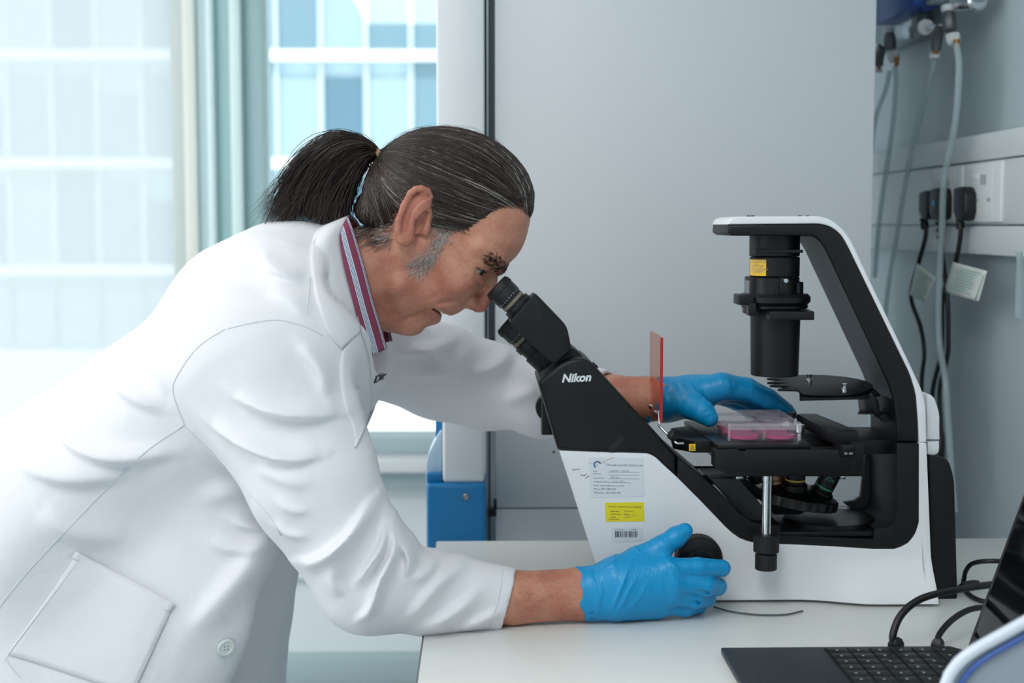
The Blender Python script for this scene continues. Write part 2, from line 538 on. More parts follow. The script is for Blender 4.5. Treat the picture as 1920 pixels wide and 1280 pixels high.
box('lower_panel', (cx(928), YC, 0.08), (cx(1635), YC+0.03, cz(954)), M_cab, cab, bev=0.002)
box('side_frame', (cx(820), YC-0.015, cz(775)), (cx(909), YC+0.03, 2.2), M_cab2, cab, bev=0.006)
box('door_seal', (cx(909), YC+0.004, cz(775)), (cx(928), YC+0.03, 2.2), M_seal, cab)
box('seal_rib', (cx(913), YC-0.004, cz(775)), (cx(916), YC+0.02, 2.2), M_alu, cab)
box('seal_channel', (cx(910), YC+0.002, 0.08), (cx(928), YC+0.03, cz(776)), M_alu, cab)
box('channel_slot', (cx(915), YC-0.001, 0.1), (cx(919), YC+0.02, cz(800)), M_seal, cab)
box('hinge_block', (cx(914), YC-0.006, cz(966)), (cx(930), YC+0.02, cz(952)), M_dark, cab)
box('rubber_strip', (cx(925), YC-0.003, cz(952)), (cx(931), YC+0.01, cz(935)), M_dark, cab)
M_screw = mat('screw_steel', (150, 154, 156), 0.3, 1.0)
def screw(px, py, Y, r, parent, cap=True):
    c = P(px, py, Y)
    o = lathe('screw', c, (0, -1, 0), [(r, 0), (r, 0.0015), (r*0.8, 0.003), (r*0.45, 0.003), (r*0.4, 0.0012)], M_screw, parent, n=20)
    return o
lathe('screw_cap', P(880, 628, YC-0.015), (0, -1, 0), [(0.008, 0), (0.008, 0.001), (0.006, 0.003), (0.002, 0.0034)], M_cab2, cab, n=24)
lathe('screw_hole', P(1038, 847, YC), (0, -1, 0), [(0.0022, -0.001), (0.0022, 0.0006), (0.0008, 0.0006)], M_dark, cab, n=12)

# white and blue unit standing at the cabinet's left foot
M_blue = mat('blue_plastic', (14, 122, 182), 0.35)
M_paleblue = mat('pale_blue_clear', (190, 216, 234), 0.2)
un = thing('dispenser_unit', 'white and blue plastic unit with a screw beside the grey cabinet', 'device', (cx(853), YC-0.04, 0))
YU = YC-0.10
box('white_cover', P(830, 906, YU), P(908, 780, YU)+Vector((0, 0.085, 0)), M_cab2, un, bev=0.006, seg=3)
box('blue_housing', Vector((P(799, 900, YU-0.01).x, YU-0.01, 0.55)), P(911, 907, YU-0.01)+Vector((0, 0.105, 0)), M_blue, un, bev=0.006, seg=3)
ring = [P(x, y, YU+0.02) for x, y in round_poly([(799, 905), (799, 860, 30), (829, 800, 20), (829, 905)])]
prism_co('pale_shoulder', ring, (0, 0.06, 0), M_paleblue, un, 0.002)
box('blue_back_post', P(817, 906, YU+0.05), P(829, 788, YU+0.05)+Vector((0, 0.03, 0)), M_blue, un, bev=0.002)
box('blue_lip', P(800, 906, YU+0.004), P(829, 888, YU+0.004)+Vector((0, 0.02, 0)), M_blue, un, bev=0.002)
box('foot', (P(805, 900, YU).x, YU, 0), (P(905, 900, YU).x, YU+0.085, 0.55), M_cab2, un, bev=0.004)
screw(874, 931, YU-0.0105, 0.0052, un)

# ================================================================== MICROSCOPE
M_sw = mat('scope_white', (236, 238, 241), 0.36, bump=(500, 0.04, 0.0005))
M_sb = mat('scope_black', (14, 16, 18), 0.45, bump=(900, 0.10, 0.0004), Specular_IOR_Level=0.35)
M_sb2 = mat('scope_black_satin', (12, 13, 15), 0.34, Specular_IOR_Level=0.4)
M_sgrey = mat('scope_dark_grey', (42, 47, 51), 0.5)
M_rub = mat('rubber_black', (14, 15, 16), 0.6)
M_chrome = mat('chrome', (205, 208, 210), 0.18, 1.0)
M_lblw = mat('label_white', (224, 228, 232), 0.4)
M_lbly = mat('label_yellow', (240, 222, 28), 0.4)
M_lblo = mat('label_amber', (244, 196, 40), 0.4)
M_ink = mat('label_ink', (52, 56, 62), 0.5)
M_inkl = mat('label_ink_faint', (128, 134, 142), 0.5)
YN, YF = -0.065, 0.065
ms = thing('inverted_microscope', 'black and white inverted laboratory microscope on the bench', 'microscope', (P(1450, 1150, 0).x, 0, BZ))

# white base; its rear part flares towards the viewer
base_up = [(1049, 845), (1213, 850), (1230, 858), (1268, 893), (1280, 905), (1311, 936), (1361, 988), (1386, 1008), (1414, 1017),
           (1499, 1021), (1592, 1026), (1639, 1029), (1677, 1029), (1702, 1018), (1716, 1000), (1723, 978), (1723, 831), (1737, 831), (1739, 936)]
zb = BZ+0.004
def build_base():
    # ruled between the upper outline and the foot line; the rear half swells outwards near the foot
    top = [(1049, 845), (1090, 846.5), (1130, 848), (1175, 849), (1213, 850), (1222, 853), (1230, 858), (1249, 876), (1268, 893), (1280, 905), (1311, 936), (1336, 962), (1361, 988),
           (1373, 999), (1386, 1008), (1400, 1014), (1414, 1017), (1442, 1018.5), (1470, 1020), (1499, 1021), (1530, 1022.5), (1560, 1024), (1592, 1026), (1615, 1027.5), (1639, 1029),
           (1658, 1029), (1677, 1029), (1690, 1025), (1702, 1018), (1710, 1010), (1716, 1000), (1720, 990), (1723, 978), (1723.2, 900), (1723.4, 831), (1730, 831), (1737, 831)]
    bot = []
    for k, (x, y) in enumerate(top):
        t = k/(len(top)-1)
        bx_ = x if x > 1240 else 1140+(x-1049)*(100/191)
        if x > 1640: bx_ = 1640+(x-1640)*(108/97)
        bot.append(bx_)
    NV = 22; N = len(top)
    near = []
    for j in range(NV+1):
        v = j/NV; row = []
        for k in range(N):
            p0 = P(*top[k], YN); pb = P(bot[k], 1140, YN)
            x = p0.x*(1-v)+pb.x*v; z = p0.z*(1-v)+zb*v
            row.append((x, z))
        near.append(row)
    x0, x1 = P(1500, 1100, YN).x, P(1635, 1100, YN).x
    z1, z0 = P(1500, 1036, YN).z, P(1500, 1128, YN).z
    def half(x, z):
        tx = min(max((x-x0)/(x1-x0), 0), 1); tz = min(max((z1-z)/(z1-z0), 0), 1)
        return -YN+0.024*tx*tx*(3-2*tx)*tz*tz*(3-2*tz)
    bm = bmesh.new(); G = []
    for sg in (-1, 1):
        G.append([[bm.verts.new((x, sg*half(x, z), z)) for x, z in row] for row in near])
    for g, fl in ((G[0], False), (G[1], True)):
        for j in range(NV):
            for k in range(N-1):
                q_ = [g[j][k], g[j+1][k], g[j+1][k+1], g[j][k+1]]
                bm.faces.new(q_[::-1] if fl else q_)
    loop = [(0, k) for k in range(N)]+[(j, N-1) for j in range(1, NV+1)]+[(NV, k) for k in range(N-2, -1, -1)]+[(j, 0) for j in range(NV-1, 0, -1)]
    for a, b in zip(loop, loop[1:]+loop[:1]):
        bm.faces.new([G[0][a[0]][a[1]], G[0][b[0]][b[1]], G[1][b[0]][b[1]], G[1][a[0]][a[1]]])
    bmesh.ops.recalc_face_normals(bm, faces=bm.faces)
    es = [e for e in bm.edges if len(e.link_faces) == 2 and e.calc_face_angle(0) > R_(60)]
    bmesh.ops.bevel(bm, geom=es, offset=0.0025, segments=2, profile=0.5, affect='EDGES', clamp_overlap=True)
    return bm_mesh(bm)
base = obj('base', build_base(), M_sw, ms, 40)
for px, yy in ((1170, -0.04), (1170, 0.04), (1700, -0.06), (1700, 0.06)):
    x = P(px, 1150, yy).x
    lathe('foot', (x, yy, BZ), (0, 0, 1), [(0.012, 0), (0.012, 0.0045)], M_rub, ms, n=20)
# black frame round the stage opening
frame_pts = [(1270, 856), (1336, 911), (1389, 964), (1414, 980), (1464, 985), (1464, 1003), (1560, 1008), (1637, 1011), (1640, 991),
             (1664, 989, ), (1676, 982), (1681, 967), (1681, 831), (1723, 831), (1723, 978), (1716, 1000), (1702, 1018), (1677, 1029), (1639, 1029),
             (1592, 1026), (1499, 1021), (1414, 1017), (1386, 1008), (1361, 988), (1311, 936), (1270, 895)]
prism('lower_frame', frame_pts, YN-0.0006, YF+0.0006, M_sb, ms, 0.0015)
# sloping black front housing under the eyepieces
front_pts = round_poly([(1009, 716, 6), (1057, 676, 26), (1098, 668, 26), (1268, 854), (1268, 893), (1230, 858, 14), (1213, 849, 10), (1046, 843)])
prism('front_housing', front_pts, YN-0.001, YF+0.001, M_sb, ms, 0.005, 3)
box('housing_slot', P(1138, 832, YN-0.0015)-Vector((0.0, 0, 0.0035)), P(1174, 832, YN-0.0015)+Vector((0, 0.002, 0.0035)), M_rub, ms,
    rot=Matrix.Rotation(R_(-47), 3, 'Y'))
lathe('cover_screw', P(1114, 686, -0.02), (0.7, 0, 0.7), [(0.005, -0.002), (0.005, 0.002), (0.004, 0.003)], M_sb2, ms, n=16)
# arm: black band and white back shell
arm_in = [(1373, 442), (1520, 442), (1530, 445), (1538, 451), (1549, 467), (1667, 720), (1676, 748), (1681, 794), (1681, 829)]
arm_mid = [(1723, 829), (1722, 794), (1718, 739), (1707, 702), (1593, 467), (1579, 441), (1560, 425), (1538, 419), (1366, 421)]
arm_out = [(1738, 829), (1737, 780), (1736, 757), (1729, 731), (1707, 684), (1626, 515), (1597, 452), (1582, 430), (1560, 412), (1538, 405), (1380, 406), (1370, 411)]
YA = 0.058
def soft(pts, r=12):
    ends = [(*pts[0], 0)]+[(x, y, r) for x, y in pts[1:-1]]+[(*pts[-1], 0)]
    return [q for q in round_poly(ends, 4)]
arm_in, arm_mid, arm_out = soft(arm_in), soft(arm_mid), soft(arm_out)
prism('arm', [(1365, 436)]+arm_in+arm_mid, -YA, YA, M_sb, ms, 0.004, 3)
arm_shell = prism('arm_shell', list(reversed(arm_mid))[1:][::-1]+[(1365, 420.5)]+arm_out[::-1], -YA-0.0004, YA+0.0004, M_sw, ms, 0.0022, 3)
for px in (1403, 1411, 1500, 1514):
    lathe('arm_screw', P(px, 406, 0), (0, 0, 1), [(0.0022, 0), (0.0022, 0.0016)], M_sgrey, ms, n=10)
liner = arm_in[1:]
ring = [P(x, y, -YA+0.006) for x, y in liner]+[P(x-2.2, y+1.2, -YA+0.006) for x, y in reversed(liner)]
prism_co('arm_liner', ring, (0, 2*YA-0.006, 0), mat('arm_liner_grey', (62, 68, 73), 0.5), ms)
# lamp housing bump and black rear unit
hp = round_poly([(1738, 736, 8), (1752, 744, 14), (1762, 775, 10), (1762, 824), (1738, 824)])
prism('rear_cover', hp, -0.045, 0.045, M_sw, ms, 0.004)
prism('rear_cover_foot', round_poly([(1739, 827), (1762, 827), (1762, 852, 10), (1739, 856)]), -0.045, 0.045, M_sw, ms, 0.003)
rp = round_poly([(1741, 852), (1780, 858, 18), (1791, 900, 10), (1797, 1120, 6), (1790, 1138, 6), (1748, 1138)])
prism('power_unit', rp, -0.050, 0.050, M_sb, ms, 0.004)

# binocular head
M_eye = mat('eyepiece_black', (20, 22, 25), 0.42)
AX = Vector((0.73, 0, -0.68)).normalized()
def eyepiece(px, py, Y, block):
    s = S(Y); c = P(px, py, Y)
    e = lathe('eyepiece', c, AX, [(17*s, 3*s), (21*s, 0), (25*s, 1*s), (26.5*s, 8*s), (26*s, 34*s), (24*s, 35*s), (24*s, 40*s), (23.5*s, 41*s),
                                  (23.5*s, 48*s), (28*s, 49*s), (28*s, 62*s)], M_eye, ms, n=48)
    lathe('eyecup', c, AX, [(15*s, 5*s), (19*s, -1*s), (24*s, -1.5*s), (27*s, 4*s), (27.5*s, 12*s), (26.8*s, 13*s)], M_rub, e, n=48)
    lathe('clear_ring', c, AX, [(24.6*s, 39*s), (24.6*s, 45*s)], mat('ring_clear', (128, 118, 100), 0.25), e, n=48)
    lathe('lens', c+AX*(3.5*s), AX, [(15*s, 0), (15*s, 1*s)], mat('lens_glass', (20, 26, 34), 0.05), e, n=32)
    d, u, v = frame_of(AX)
    for k in range(26):                                    # dioptre scale ticks
        a = 2*math.pi*k/26
        n_ = u*math.cos(a)+v*math.sin(a)
        t_ = d.cross(n_)
        l = 4*s if k % 4 == 0 else 2.2*s
        q = c+d*(33*s)+n_*(26.15*s)
        ring = [q+t_*0.3*s, q-t_*0.3*s, q-t_*0.3*s-d*l, q+t_*0.3*s-d*l]
        prism_co('scale_tick', ring, n_*0.0002, M_lblw, e, angle=None)
    return e
near = eyepiece(931, 536, -0.032, True)
far = eyepiece(950, 604, 0.032, False)
s = S(-0.032); c = P(931, 536, -0.032)
lathe('eyepiece_tube', c, AX, [(29*s, 56*s), (29*s, 90*s)], M_sb, ms, n=40)
# prism housing of the near tube (faceted block)
pr = round_poly([(1001, 551, 3), (1008, 554, 3), (1063, 611, 12), (1072, 655, 6), (1040, 684, 8), (1026, 672, 6), (957, 610, 3), (956, 602, 3)])
prism('prism_housing', pr, -0.058, -0.006, M_sb, ms, 0.009, 3)
sf = S(0.032); cf = P(950, 604, 0.032)
lathe('eyepiece_tube', cf, AX, [(25*sf, 45*sf), (25*sf, 76*sf)], M_sb, ms, n=40)
lathe('eyepiece_tube', cf, AX, [(28*sf, 76*sf), (28.5*sf, 78*sf), (28.5*sf, 130*sf)], M_sb, ms, n=40)
pr2 = round_poly([(1010, 640, 8), (1062, 640, 8), (1082, 668, 8), (1024, 706, 4)])
prism('prism_housing', pr2, 0.004, 0.058, M_sb, ms, 0.006, 3)
# mount between head and body
mt = round_poly([(1016, 704, 4), (1040, 676, 8), (1066, 648, 14), (1084, 658, 16), (1112, 690, 6), (1060, 730)])
prism('head_mount', mt, -0.040, 0.040, M_sb, ms, 0.008, 3)
box('mount_ring', P(1014, 712, -0.042)-Vector((0.003, 0, 0.002)), P(1050, 712, -0.042)+Vector((0.003, 0.084, 0.002)), M_alu, ms, bev=0.001,
    rot=Matrix.Rotation(R_(-43), 3, 'Y'))
# side port with its label plate behind the housing
prism('side_port', [(1016, 745), (1030, 730), (1045, 735), (1045, 816), (1016, 816)], 0.05, 0.085, M_sb, ms, 0.003)
lathe('side_port_cap', P(1030, 765, 0.075), (0, 1, 0), [(0.018, 0), (0.018, 0.02)], M_sb2, ms, n=28)
# front knob row (yellow caution strip on the sloping front face)
yl = [P(1031, 790, YN+0.004), P(1034, 789, YN+0.004), P(1044, 824, YN+0.004), P(1041, 825, YN+0.004)]
prism_co('caution_strip', yl, (0, 0.012, 0), M_lbly, ms, angle=None)

# lettering
nik = P(1054, 716, YN-0.0012); xe = P(1101, 712, YN-0.0012)-P(1054, 714.5, YN-0.0012)
zd = Vector((0, 0, 1))
text_mesh('lettering', 'Nikon', P(1053, 716.5, YN-0.0012), xe, zd, 0.0142, M_lblw, ms, shear=0.20, bold=0.036, depth=0.0003, spacing=1.0)

# stickers on the white base
def sticker(name, pts, m, thick=0.0003):
    ring = [P(x, y, YN-0.0001) for x, y in pts]
    return prism_co(name, ring, (0, -thick, 0), m, ms, angle=None)
def ink(parent, s, px, py, h, m=None, bold=0.0, shear=0.0, slope=0.02):
    return text_mesh('print', s, P(px, py, YN-0.00045), Vector((1, 0, -slope)), zd, h*S(YN)*1.08, m or M_ink, parent, shear=shear, bold=bold, depth=0.00005)
def ink_line(parent, x0, x1, y, t=0.7, m=None):
    ring = [P(x0, y, YN-0.00042), P(x1, y+0.3, YN-0.00042), P(x1, y+0.3+t, YN-0.00042), P(x0, y+t, YN-0.00042)]
    return prism_co('rule', ring, (0, -0.00005, 0), m or M_ink, parent, angle=None)
st = sticker('service_label', [(1104, 858), (1206, 858), (1208, 930), (1107, 933)], mat('label_silver', (224, 229, 235), 0.35))
ink(st, 'Chinetek Scientific (China) Ltd.', 1136, 873, 5.2, M_ink)
ink(st, '2A6259   TS2-FL', 1143, 884, 5.0, M_inkl, shear=0.2)
ink(st, 'Date', 1112, 884, 3.6); ink(st, '(S/N No.)', 1112, 889, 3.6)
ink(st, 'Invoice No.', 1113, 897, 4.0); ink(st, 'SP21161', 1144, 896.5, 4.6, M_inkl, shear=0.2)
ink(st, 'Installation Date:', 1113, 904, 4.0); ink(st, '12 Jul, 2021', 1147, 903.5, 4.6, M_inkl, shear=0.2)
ink(st, 'Email:  support@ctschina.com.hk', 1113, 911, 4.0)
ink(st, 'Phone: (852) 2784 5638', 1113.5, 917.5, 4.0)
ink(st, 'WhatsApp:  (852) 9404 4983', 1114, 924.5, 4.0)
for x0, x1, y in ((1140, 1199, 884.6), (1141, 1199, 890.2), (1141, 1199, 897.0), (1141, 1182, 904.2)):
    ink_line(st, x0, x1, y, 0.5)
# round mark on the service label
arc = []
for k in range(13):
    a = R_(-60+k*20); arc.append(P(1120+6.2*math.cos(a+1.2), 871-6.2*math.sin(a+1.2), YN-0.0005))
tube('logo_ring', arc, [0.0002]+[0.0008]*11+[0.0002], mat('logo_blue', (40, 120, 170), 0.5), st, n=6, sub=2)
ink(st, 'CTS', 1115, 873, 3.4)
sy = sticker('asset_label', [(1134, 942), (1207, 941), (1208, 977), (1136, 978)], M_lbly)
ink(sy, 'Centre for Translational Stem Cell Biology', 1140, 950.5, 3.4, M_ink, bold=0.012)
for t1, t2, y in (('Asset name', 'Microscope 1', 959), ('Serial Number', '464251', 964.5), ('Owner', 'Common', 970)):
    ink(sy, t1, 1145, y, 3.2, M_ink, bold=0.012); ink(sy, t2, 1170, y, 3.2, M_ink)
ink(sy, 'CTSCB-00249', 1140, 974.5, 3.4)
ink_line(sy, 1170, 1194, 965.4, 0.4)
sb = sticker('barcode_label', [(1146, 989), (1205, 988), (1206, 1014), (1148, 1016)], M_lblw)
ink(sb, 'HASTSMCELL', 1152, 993.5, 3.0); ink(sb, 'C0000081', 1181, 993.5, 3.0)
xq = 1153.5; rb = random.Random(5)
while xq < 1195:
    wq = rb.choice((0.8, 1.2, 1.9)); 
    ring = [P(xq, 995.5, YN-0.00042), P(xq+wq, 995.5, YN-0.00042), P(xq+wq, 1007, YN-0.00042), P(xq, 1007, YN-0.00042)]
    prism_co('bar', ring, (0, -0.00005, 0), M_ink, sb, angle=None); xq += wq+rb.choice((0.6, 0.9, 1.3))
# pen scratches on the enamel
for a, b in (((1073, 881), (1087, 879)), ((1088, 890), (1097, 892)), ((1096, 892), (1100, 887)), ((1098, 897), (1105, 891))):
    tube('pen_mark', [P(*a, YN-0.0001), P(*b, YN-0.0001)], 0.00035, M_ink, ms, n=5, sub=1)
tube('pen_mark', [P(1128, 866, YN-0.0004), P(1152, 857, YN-0.0004)], 0.00025, mat('pen_red', (214, 120, 110), 0.5), ms, n=5, sub=1)
tube('pen_mark', [P(1103, 868, YN-0.0004), P(1136, 867, YN-0.0004)], 0.0002, MATS['pen_red'], ms, n=5, sub=1)

# focus knob (near side), coarse ring and fine knob
kc = P(1306, 1040, YN)
kn = lathe('focus_knob', kc, (0, -1, 0), [(0.016, -0.001), (0.016, 0.006), (0.0285, 0.007), (0.029, 0.009)], M_sb2, ms, n=40)
lathe('coarse_ring', kc, (0, -1, 0), [(0.0285, 0.008), (0.029, 0.010), (0.029, 0.024), (0.0275, 0.026)], M_rub, kn, n=120, angle=20, knurl=0.035)
lathe('coarse_face', kc, (0, -1, 0), [(0.0272, 0.022), (0.0262, 0.0275), (0.0225, 0.0290)], M_sb2, kn, n=48)
lathe('fine_ring', kc, (0, -1, 0), [(0.0165, 0.025), (0.0165, 0.036), (0.0155, 0.0375)], M_rub, kn, n=88, angle=20, knurl=0.05)
lathe('fine_cap', kc, (0, -1, 0), [(0.0152, 0.035), (0.0145, 0.0385), (0.012, 0.039)], M_sb2, kn, n=40)

# ------------------------------------------------------------------ stage
ZS = P(1480, 833, -0.105).z            # top of the moving plate
def plan(pts, z0, z1, m, name, parent=ms, bev=0.001):
    return prism_co(name, [(x, y, z1) for x, y in pts], (0, 0, z0-z1), m, parent, bev)
def sx(px, Y): return P(px, 830, Y).x
xl = sx(1345, -0.105); xr = sx(1618, -0.105)
plan([(sx(1268, -0.06), -0.030), (sx(1300, -0.06), -0.062), (xl+0.03, -0.062), (xl+0.03, 0.075), (sx(1300, 0.07), 0.075), (sx(1262, 0.02), 0.045)], ZS-0.017, ZS-0.002, M_sb, 'stage_wing')
plan([(xl+0.01, -0.075), (sx(1720, -0.02), -0.040), (sx(1725, 0), 0.06), (xl+0.01, 0.085)], ZS-0.022, ZS-0.004, M_sb, 'fixed_stage')
plan([(xl, -0.105), (xr-0.062, -0.105), (xr-0.062, 0.10), (xl-0.01, 0.10)], ZS-0.006, ZS, M_sb2, 'stage_plate')
carrier = [(1340, 844), (1384, 842), (1388, 846), (1398, 846), (1402, 843), (1606, 843), (1620, 838), (1621, 889), (1366, 890), (1340, 876)]
prism('stage_carrier', carrier, -0.112, -0.085, M_sb, ms, 0.0015)
prism('stage_underplate', [(1366, 888), (1621, 886), (1621, 893), (1372, 893)], -0.108, 0.05, M_sb2, ms, 0.001)
prism('stage_mount_screw', [(1380, 893), (1394, 893), (1394, 898), (1380, 898)], -0.06, -0.05, M_chrome, ms, 0.0005)
prism('stage_mount_screw', [(1577, 892), (1590, 892), (1590, 899), (1577, 899)], -0.06, -0.05, M_chrome, ms, 0.0005)
# warning mark on the wing
q = [P(1292, 832, -0.064), P(1304, 832, -0.064), P(1304, 845, -0.064), P(1292, 845, -0.064)]
prism_co('warning_label', q, (0, 0.001, 0), M_lblo, ms, angle=None)
tq = [P(1298, 834.5, -0.0645), P(1302.5, 843, -0.0645), P(1293.5, 843, -0.0645), P(1298, 834.5, -0.0645)]
tube('warning_triangle', tq, 0.00025, M_ink, ms, n=5, sub=1)
for p in ((1296.5, 840), (1298, 838), (1299.5, 840)):
    tube('warning_wave', [P(p[0], p[1], -0.0645), P(p[0]+0.4, p[1]+2.5, -0.0645)], 0.00018, M_ink, ms, n=5, sub=1)
# specimen guide (slanted holder bar on the right)
hb = [(sx(1508, -0.0), 0.045), (sx(1548, 0.0), 0.045), (sx(1606, -0.1), -0.088), (sx(1604, -0.1), -0.112), (sx(1566, -0.1), -0.112), (sx(1552, -0.1), -0.098)]
plan(hb, ZS+0.001, ZS+0.017, M_sb, 'specimen_guide', bev=0.003)
plan([(sx(1577, -0.11), -0.119), (sx(1600, -0.11), -0.119), (sx(1600, -0.11), -0.100), (sx(1565, -0.11), -0.100)], ZS-0.013, ZS+0.002, M_sb2, 'guide_slider', bev=0.001)
box('guide_block', (sx(1596, -0.112), -0.113, ZS-0.034), (sx(1620, -0.112), -0.06, ZS+0.004), M_sb, ms, bev=0.001)
lathe('guide_screw', (sx(1500, -0.075), -0.070, ZS), (0, 0, 1), [(0.0035, 0), (0.0035, 0.008), (0.0062, 0.010), (0.0062, 0.019)], M_chrome, ms, n=24)
lathe('guide_screw', (sx(1487, 0.03), 0.040, ZS), (0, 0, 1), [(0.0035, 0), (0.0035, 0.010), (0.0062, 0.012), (0.0062, 0.019)], M_sgrey, ms, n=24)
for px, w_ in ((1583, 6), (1592, 7)):
    box('scale_mark', P(px, 852, -0.1195), P(px+w_, 848, -0.1195)+Vector((0, 0.0004, 0)), M_inkl, ms)
# XY drive: shaft and two coaxial knobs hanging below
dz = P(1437, 1000, -0.10)
lathe('drive_shaft', (dz.x, -0.10, P(1437, 1003, -0.10).z), (0, 0, 1), [(0.0060, 0), (0.0060, 0.066), (0.0064, 0.0665), (0.0064, 0.074)], M_chrome, ms, n=28)
zt, zm, zk, ze = (P(1437, y, -0.10).z for y in (1002, 1034, 1037, 1067))
lathe('drive_knob', (dz.x, -0.10, zm), (0, 0, 1), [(0.0148, 0), (0.0155, 0.001), (0.0155, zt-zm-0.001), (0.0140, zt-zm)], M_rub, ms, n=72, angle=20, knurl=0.02)
lathe('drive_knob', (dz.x, -0.10, ze), (0, 0, 1), [(0.0122, 0), (0.0132, 0.001), (0.0132, zk-ze-0.0015), (0.0120, zk-ze), (0.007, zk-ze+0.002)], M_rub, ms, n=64, angle=20, knurl=0.02)
# nosepiece with objectives
nd = Vector((0.16, 0, 0.98)).normalized()
nc = P(1493, 930, 0.0)
npc = lathe('nosepiece', nc, nd, [(0.030, -0.012), (0.048, -0.010), (0.052, -0.008), (0.052, 0.003), (0.046, 0.006), (0.030, 0.014)], M_sb2, ms, n=60)
lathe('nosepiece_grip', nc, nd, [(0.0535, -0.009), (0.0535, 0.002)], M_rub, npc, n=48, angle=20, knurl=0.04)
def objective(px, py, Y, d, ring, mm, L=0.034):
    d = Vector(d).normalized(); c = P(px, py, Y)
    o = lathe('objective', c, d, [(0.0155, 0), (0.0158, 0.002), (0.0155, 0.008), (0.0125, 0.010), (0.0125, L-0.004), (0.009, L), (0.004, L)], M_sb, ms, n=36)
    lathe('colour_ring', c, d, [(0.0127, 0.013), (0.0127, 0.015)], ring, o, n=36)
    return o
M_ry = mat('ring_yellow', (214, 178, 60), 0.4); M_rg = mat('ring_green', (50, 150, 110), 0.4); M_rc = mat('ring_copper', (150, 110, 84), 0.35, 0.6)
objective(1490, 918, -0.022, (0.02, -0.1, 1), M_ry, None)
ob = objective(1536, 930, -0.012, (0.42, -0.12, 0.9), M_rg, None, 0.042)
text_mesh('print', '20x', P(1546, 898, -0.030), Vector((0.88, 0, -0.42)), Vector((0.42, -0.1, 0.9)), 0.0085, mat('print_green', (70, 150, 120), 0.5), ob, depth=0.0005)
lathe('objective', P(1458, 915, 0.0), (-0.1, 0.1, 1), [(0.013, 0), (0.013, 0.010), (0.0115, 0.011), (0.0115, 0.026)], M_rc, ms, n=30)
lathe('objective', P(1420, 905, 0.0), (-0.25, 0.0, 1), [(0.009, 0), (0.010, 0.003), (0.010, 0.016), (0.008, 0.018)], M_rub, ms, n=24)
prism('nosepiece_arm', [(1322, 893), (1384, 893), (1452, 965), (1500, 965), (1520, 955), (1470, 940), (1400, 905)], -0.02, 0.045, M_sb, ms, 0.002)
prism('light_path_cover', [(1330, 897), (1385, 896), (1440, 960), (1430, 990), (1404, 978), (1372, 945)], -0.045, -0.02, M_sgrey, ms, 0.002)
for px in (1357, 1398):
    prism('stage_pin', [(px-2, 852), (px+2, 852), (px+2, 896), (px-2, 896)], 0.05, 0.055, M_sb2, ms)
# rotating filter disc in the base
dc = P(1553, 984, 0.0)
lathe('filter_disc', dc, (0, 0, 1), [(0.050, 0), (0.0585, 0.001), (0.0585, 0.010), (0.057, 0.0115), (0.050, 0.012)], M_sb2, ms, n=80)
lathe('disc_grip', dc-Vector((0, 0, 0.006)), (0, 0, 1), [(0.054, -0.008), (0.054, 0.004)], M_rub, ms, n=120, angle=20, knurl=0.02)
box('base_deck', P(1462, 1006, YN+0.004), P(1640, 996, YN+0.004)+Vector((0, 0.12, 0)), M_sb, ms, bev=0.001)
prism('pillar_web', [(1622, 852), (1681, 852), (1681, 985), (1640, 985), (1581, 942), (1603, 938), (1614, 930)], 0.052, 0.060, M_sgrey, ms, 0.001)

# ------------------------------------------------------------------ condenser column
cc = P(1452, 560, 0.0); s0 = S(0)
def cyl(name, y0, y1, r, m, px=1452, ch=0.0012, n=56, parent=ms, Y=0.0):
    a, b = P(px, y1, Y), P(px, y0, Y); h = b.z-a.z; r *= S(Y)
    return lathe(name, a, (0, 0, 1), [(r-ch, 0), (r, ch), (r, h-ch), (r-ch, h)], m, parent, n=n)
cyl('lamp_collar', 438, 480, 47, M_sb)
cyl('lamp_collar', 481, 518, 46.5, M_sb)
cyl('condenser_ring', 518, 552, 51, M_sb2, px=1447)
cyl('condenser_flange', 550, 570, 66.5, M_sb, ch=0.0035)
cyl('condenser_flange_base', 570, 577, 62, M_sb2)
tb = lathe('condenser_tube', P(1452, 703, 0), (0, 0, 1), [(43*s0, 0), (44.5*s0, 1*s0), (47*s0, 130*s0), (47*s0, 134*s0)], M_sb, ms, n=56)
lathe('condenser_lens', P(1452, 704, 0), (0, 0, 1), [(36*s0, 0), (36*s0, 2*s0)], MATS['lens_glass'], ms, n=40)
box('filter_slider', P(1434, 474, -0.034)+Vector((0, 0, 0)), P(1506, 468, -0.034)+Vector((0, 0.05, 0)), M_sb2, ms, bev=0.0006)
box('slider_slot', P(1416, 474, -0.0315), P(1440, 467, -0.0315)+Vector((0, 0.01, 0)), M_rub, ms)
lathe('clamp_screw', P(1473, 526, -0.036), (0, -1, 0), [(0.0033, -0.004), (0.0033, 0.002), (0.0026, 0.003)], M_chrome, ms, n=20)
prism('clamp_slot', [(1462, 520), (1476, 520), (1476, 551), (1462, 551)], -0.0362, -0.030, M_sb2, ms, 0.0008)
cyl('side_screw', 528, 552, 14, M_sb2, px=1492, n=32, Y=-0.012)
box('hinge_lug', P(1386, 572, -0.035), P(1414, 553, -0.035)+Vector((0, 0.04, 0)), M_sb, ms, bev=0.001)
box('hinge_pin', P(1404, 592, -0.038), P(1418, 568, -0.038)+Vector((0, 0.02, 0)), M_sb2, ms, bev=0.0006)
box('hinge_pin', P(1397, 588, -0.01), P(1402, 572, -0.01)+Vector((0, 0.02, 0)), M_sb2, ms, bev=0.0006)
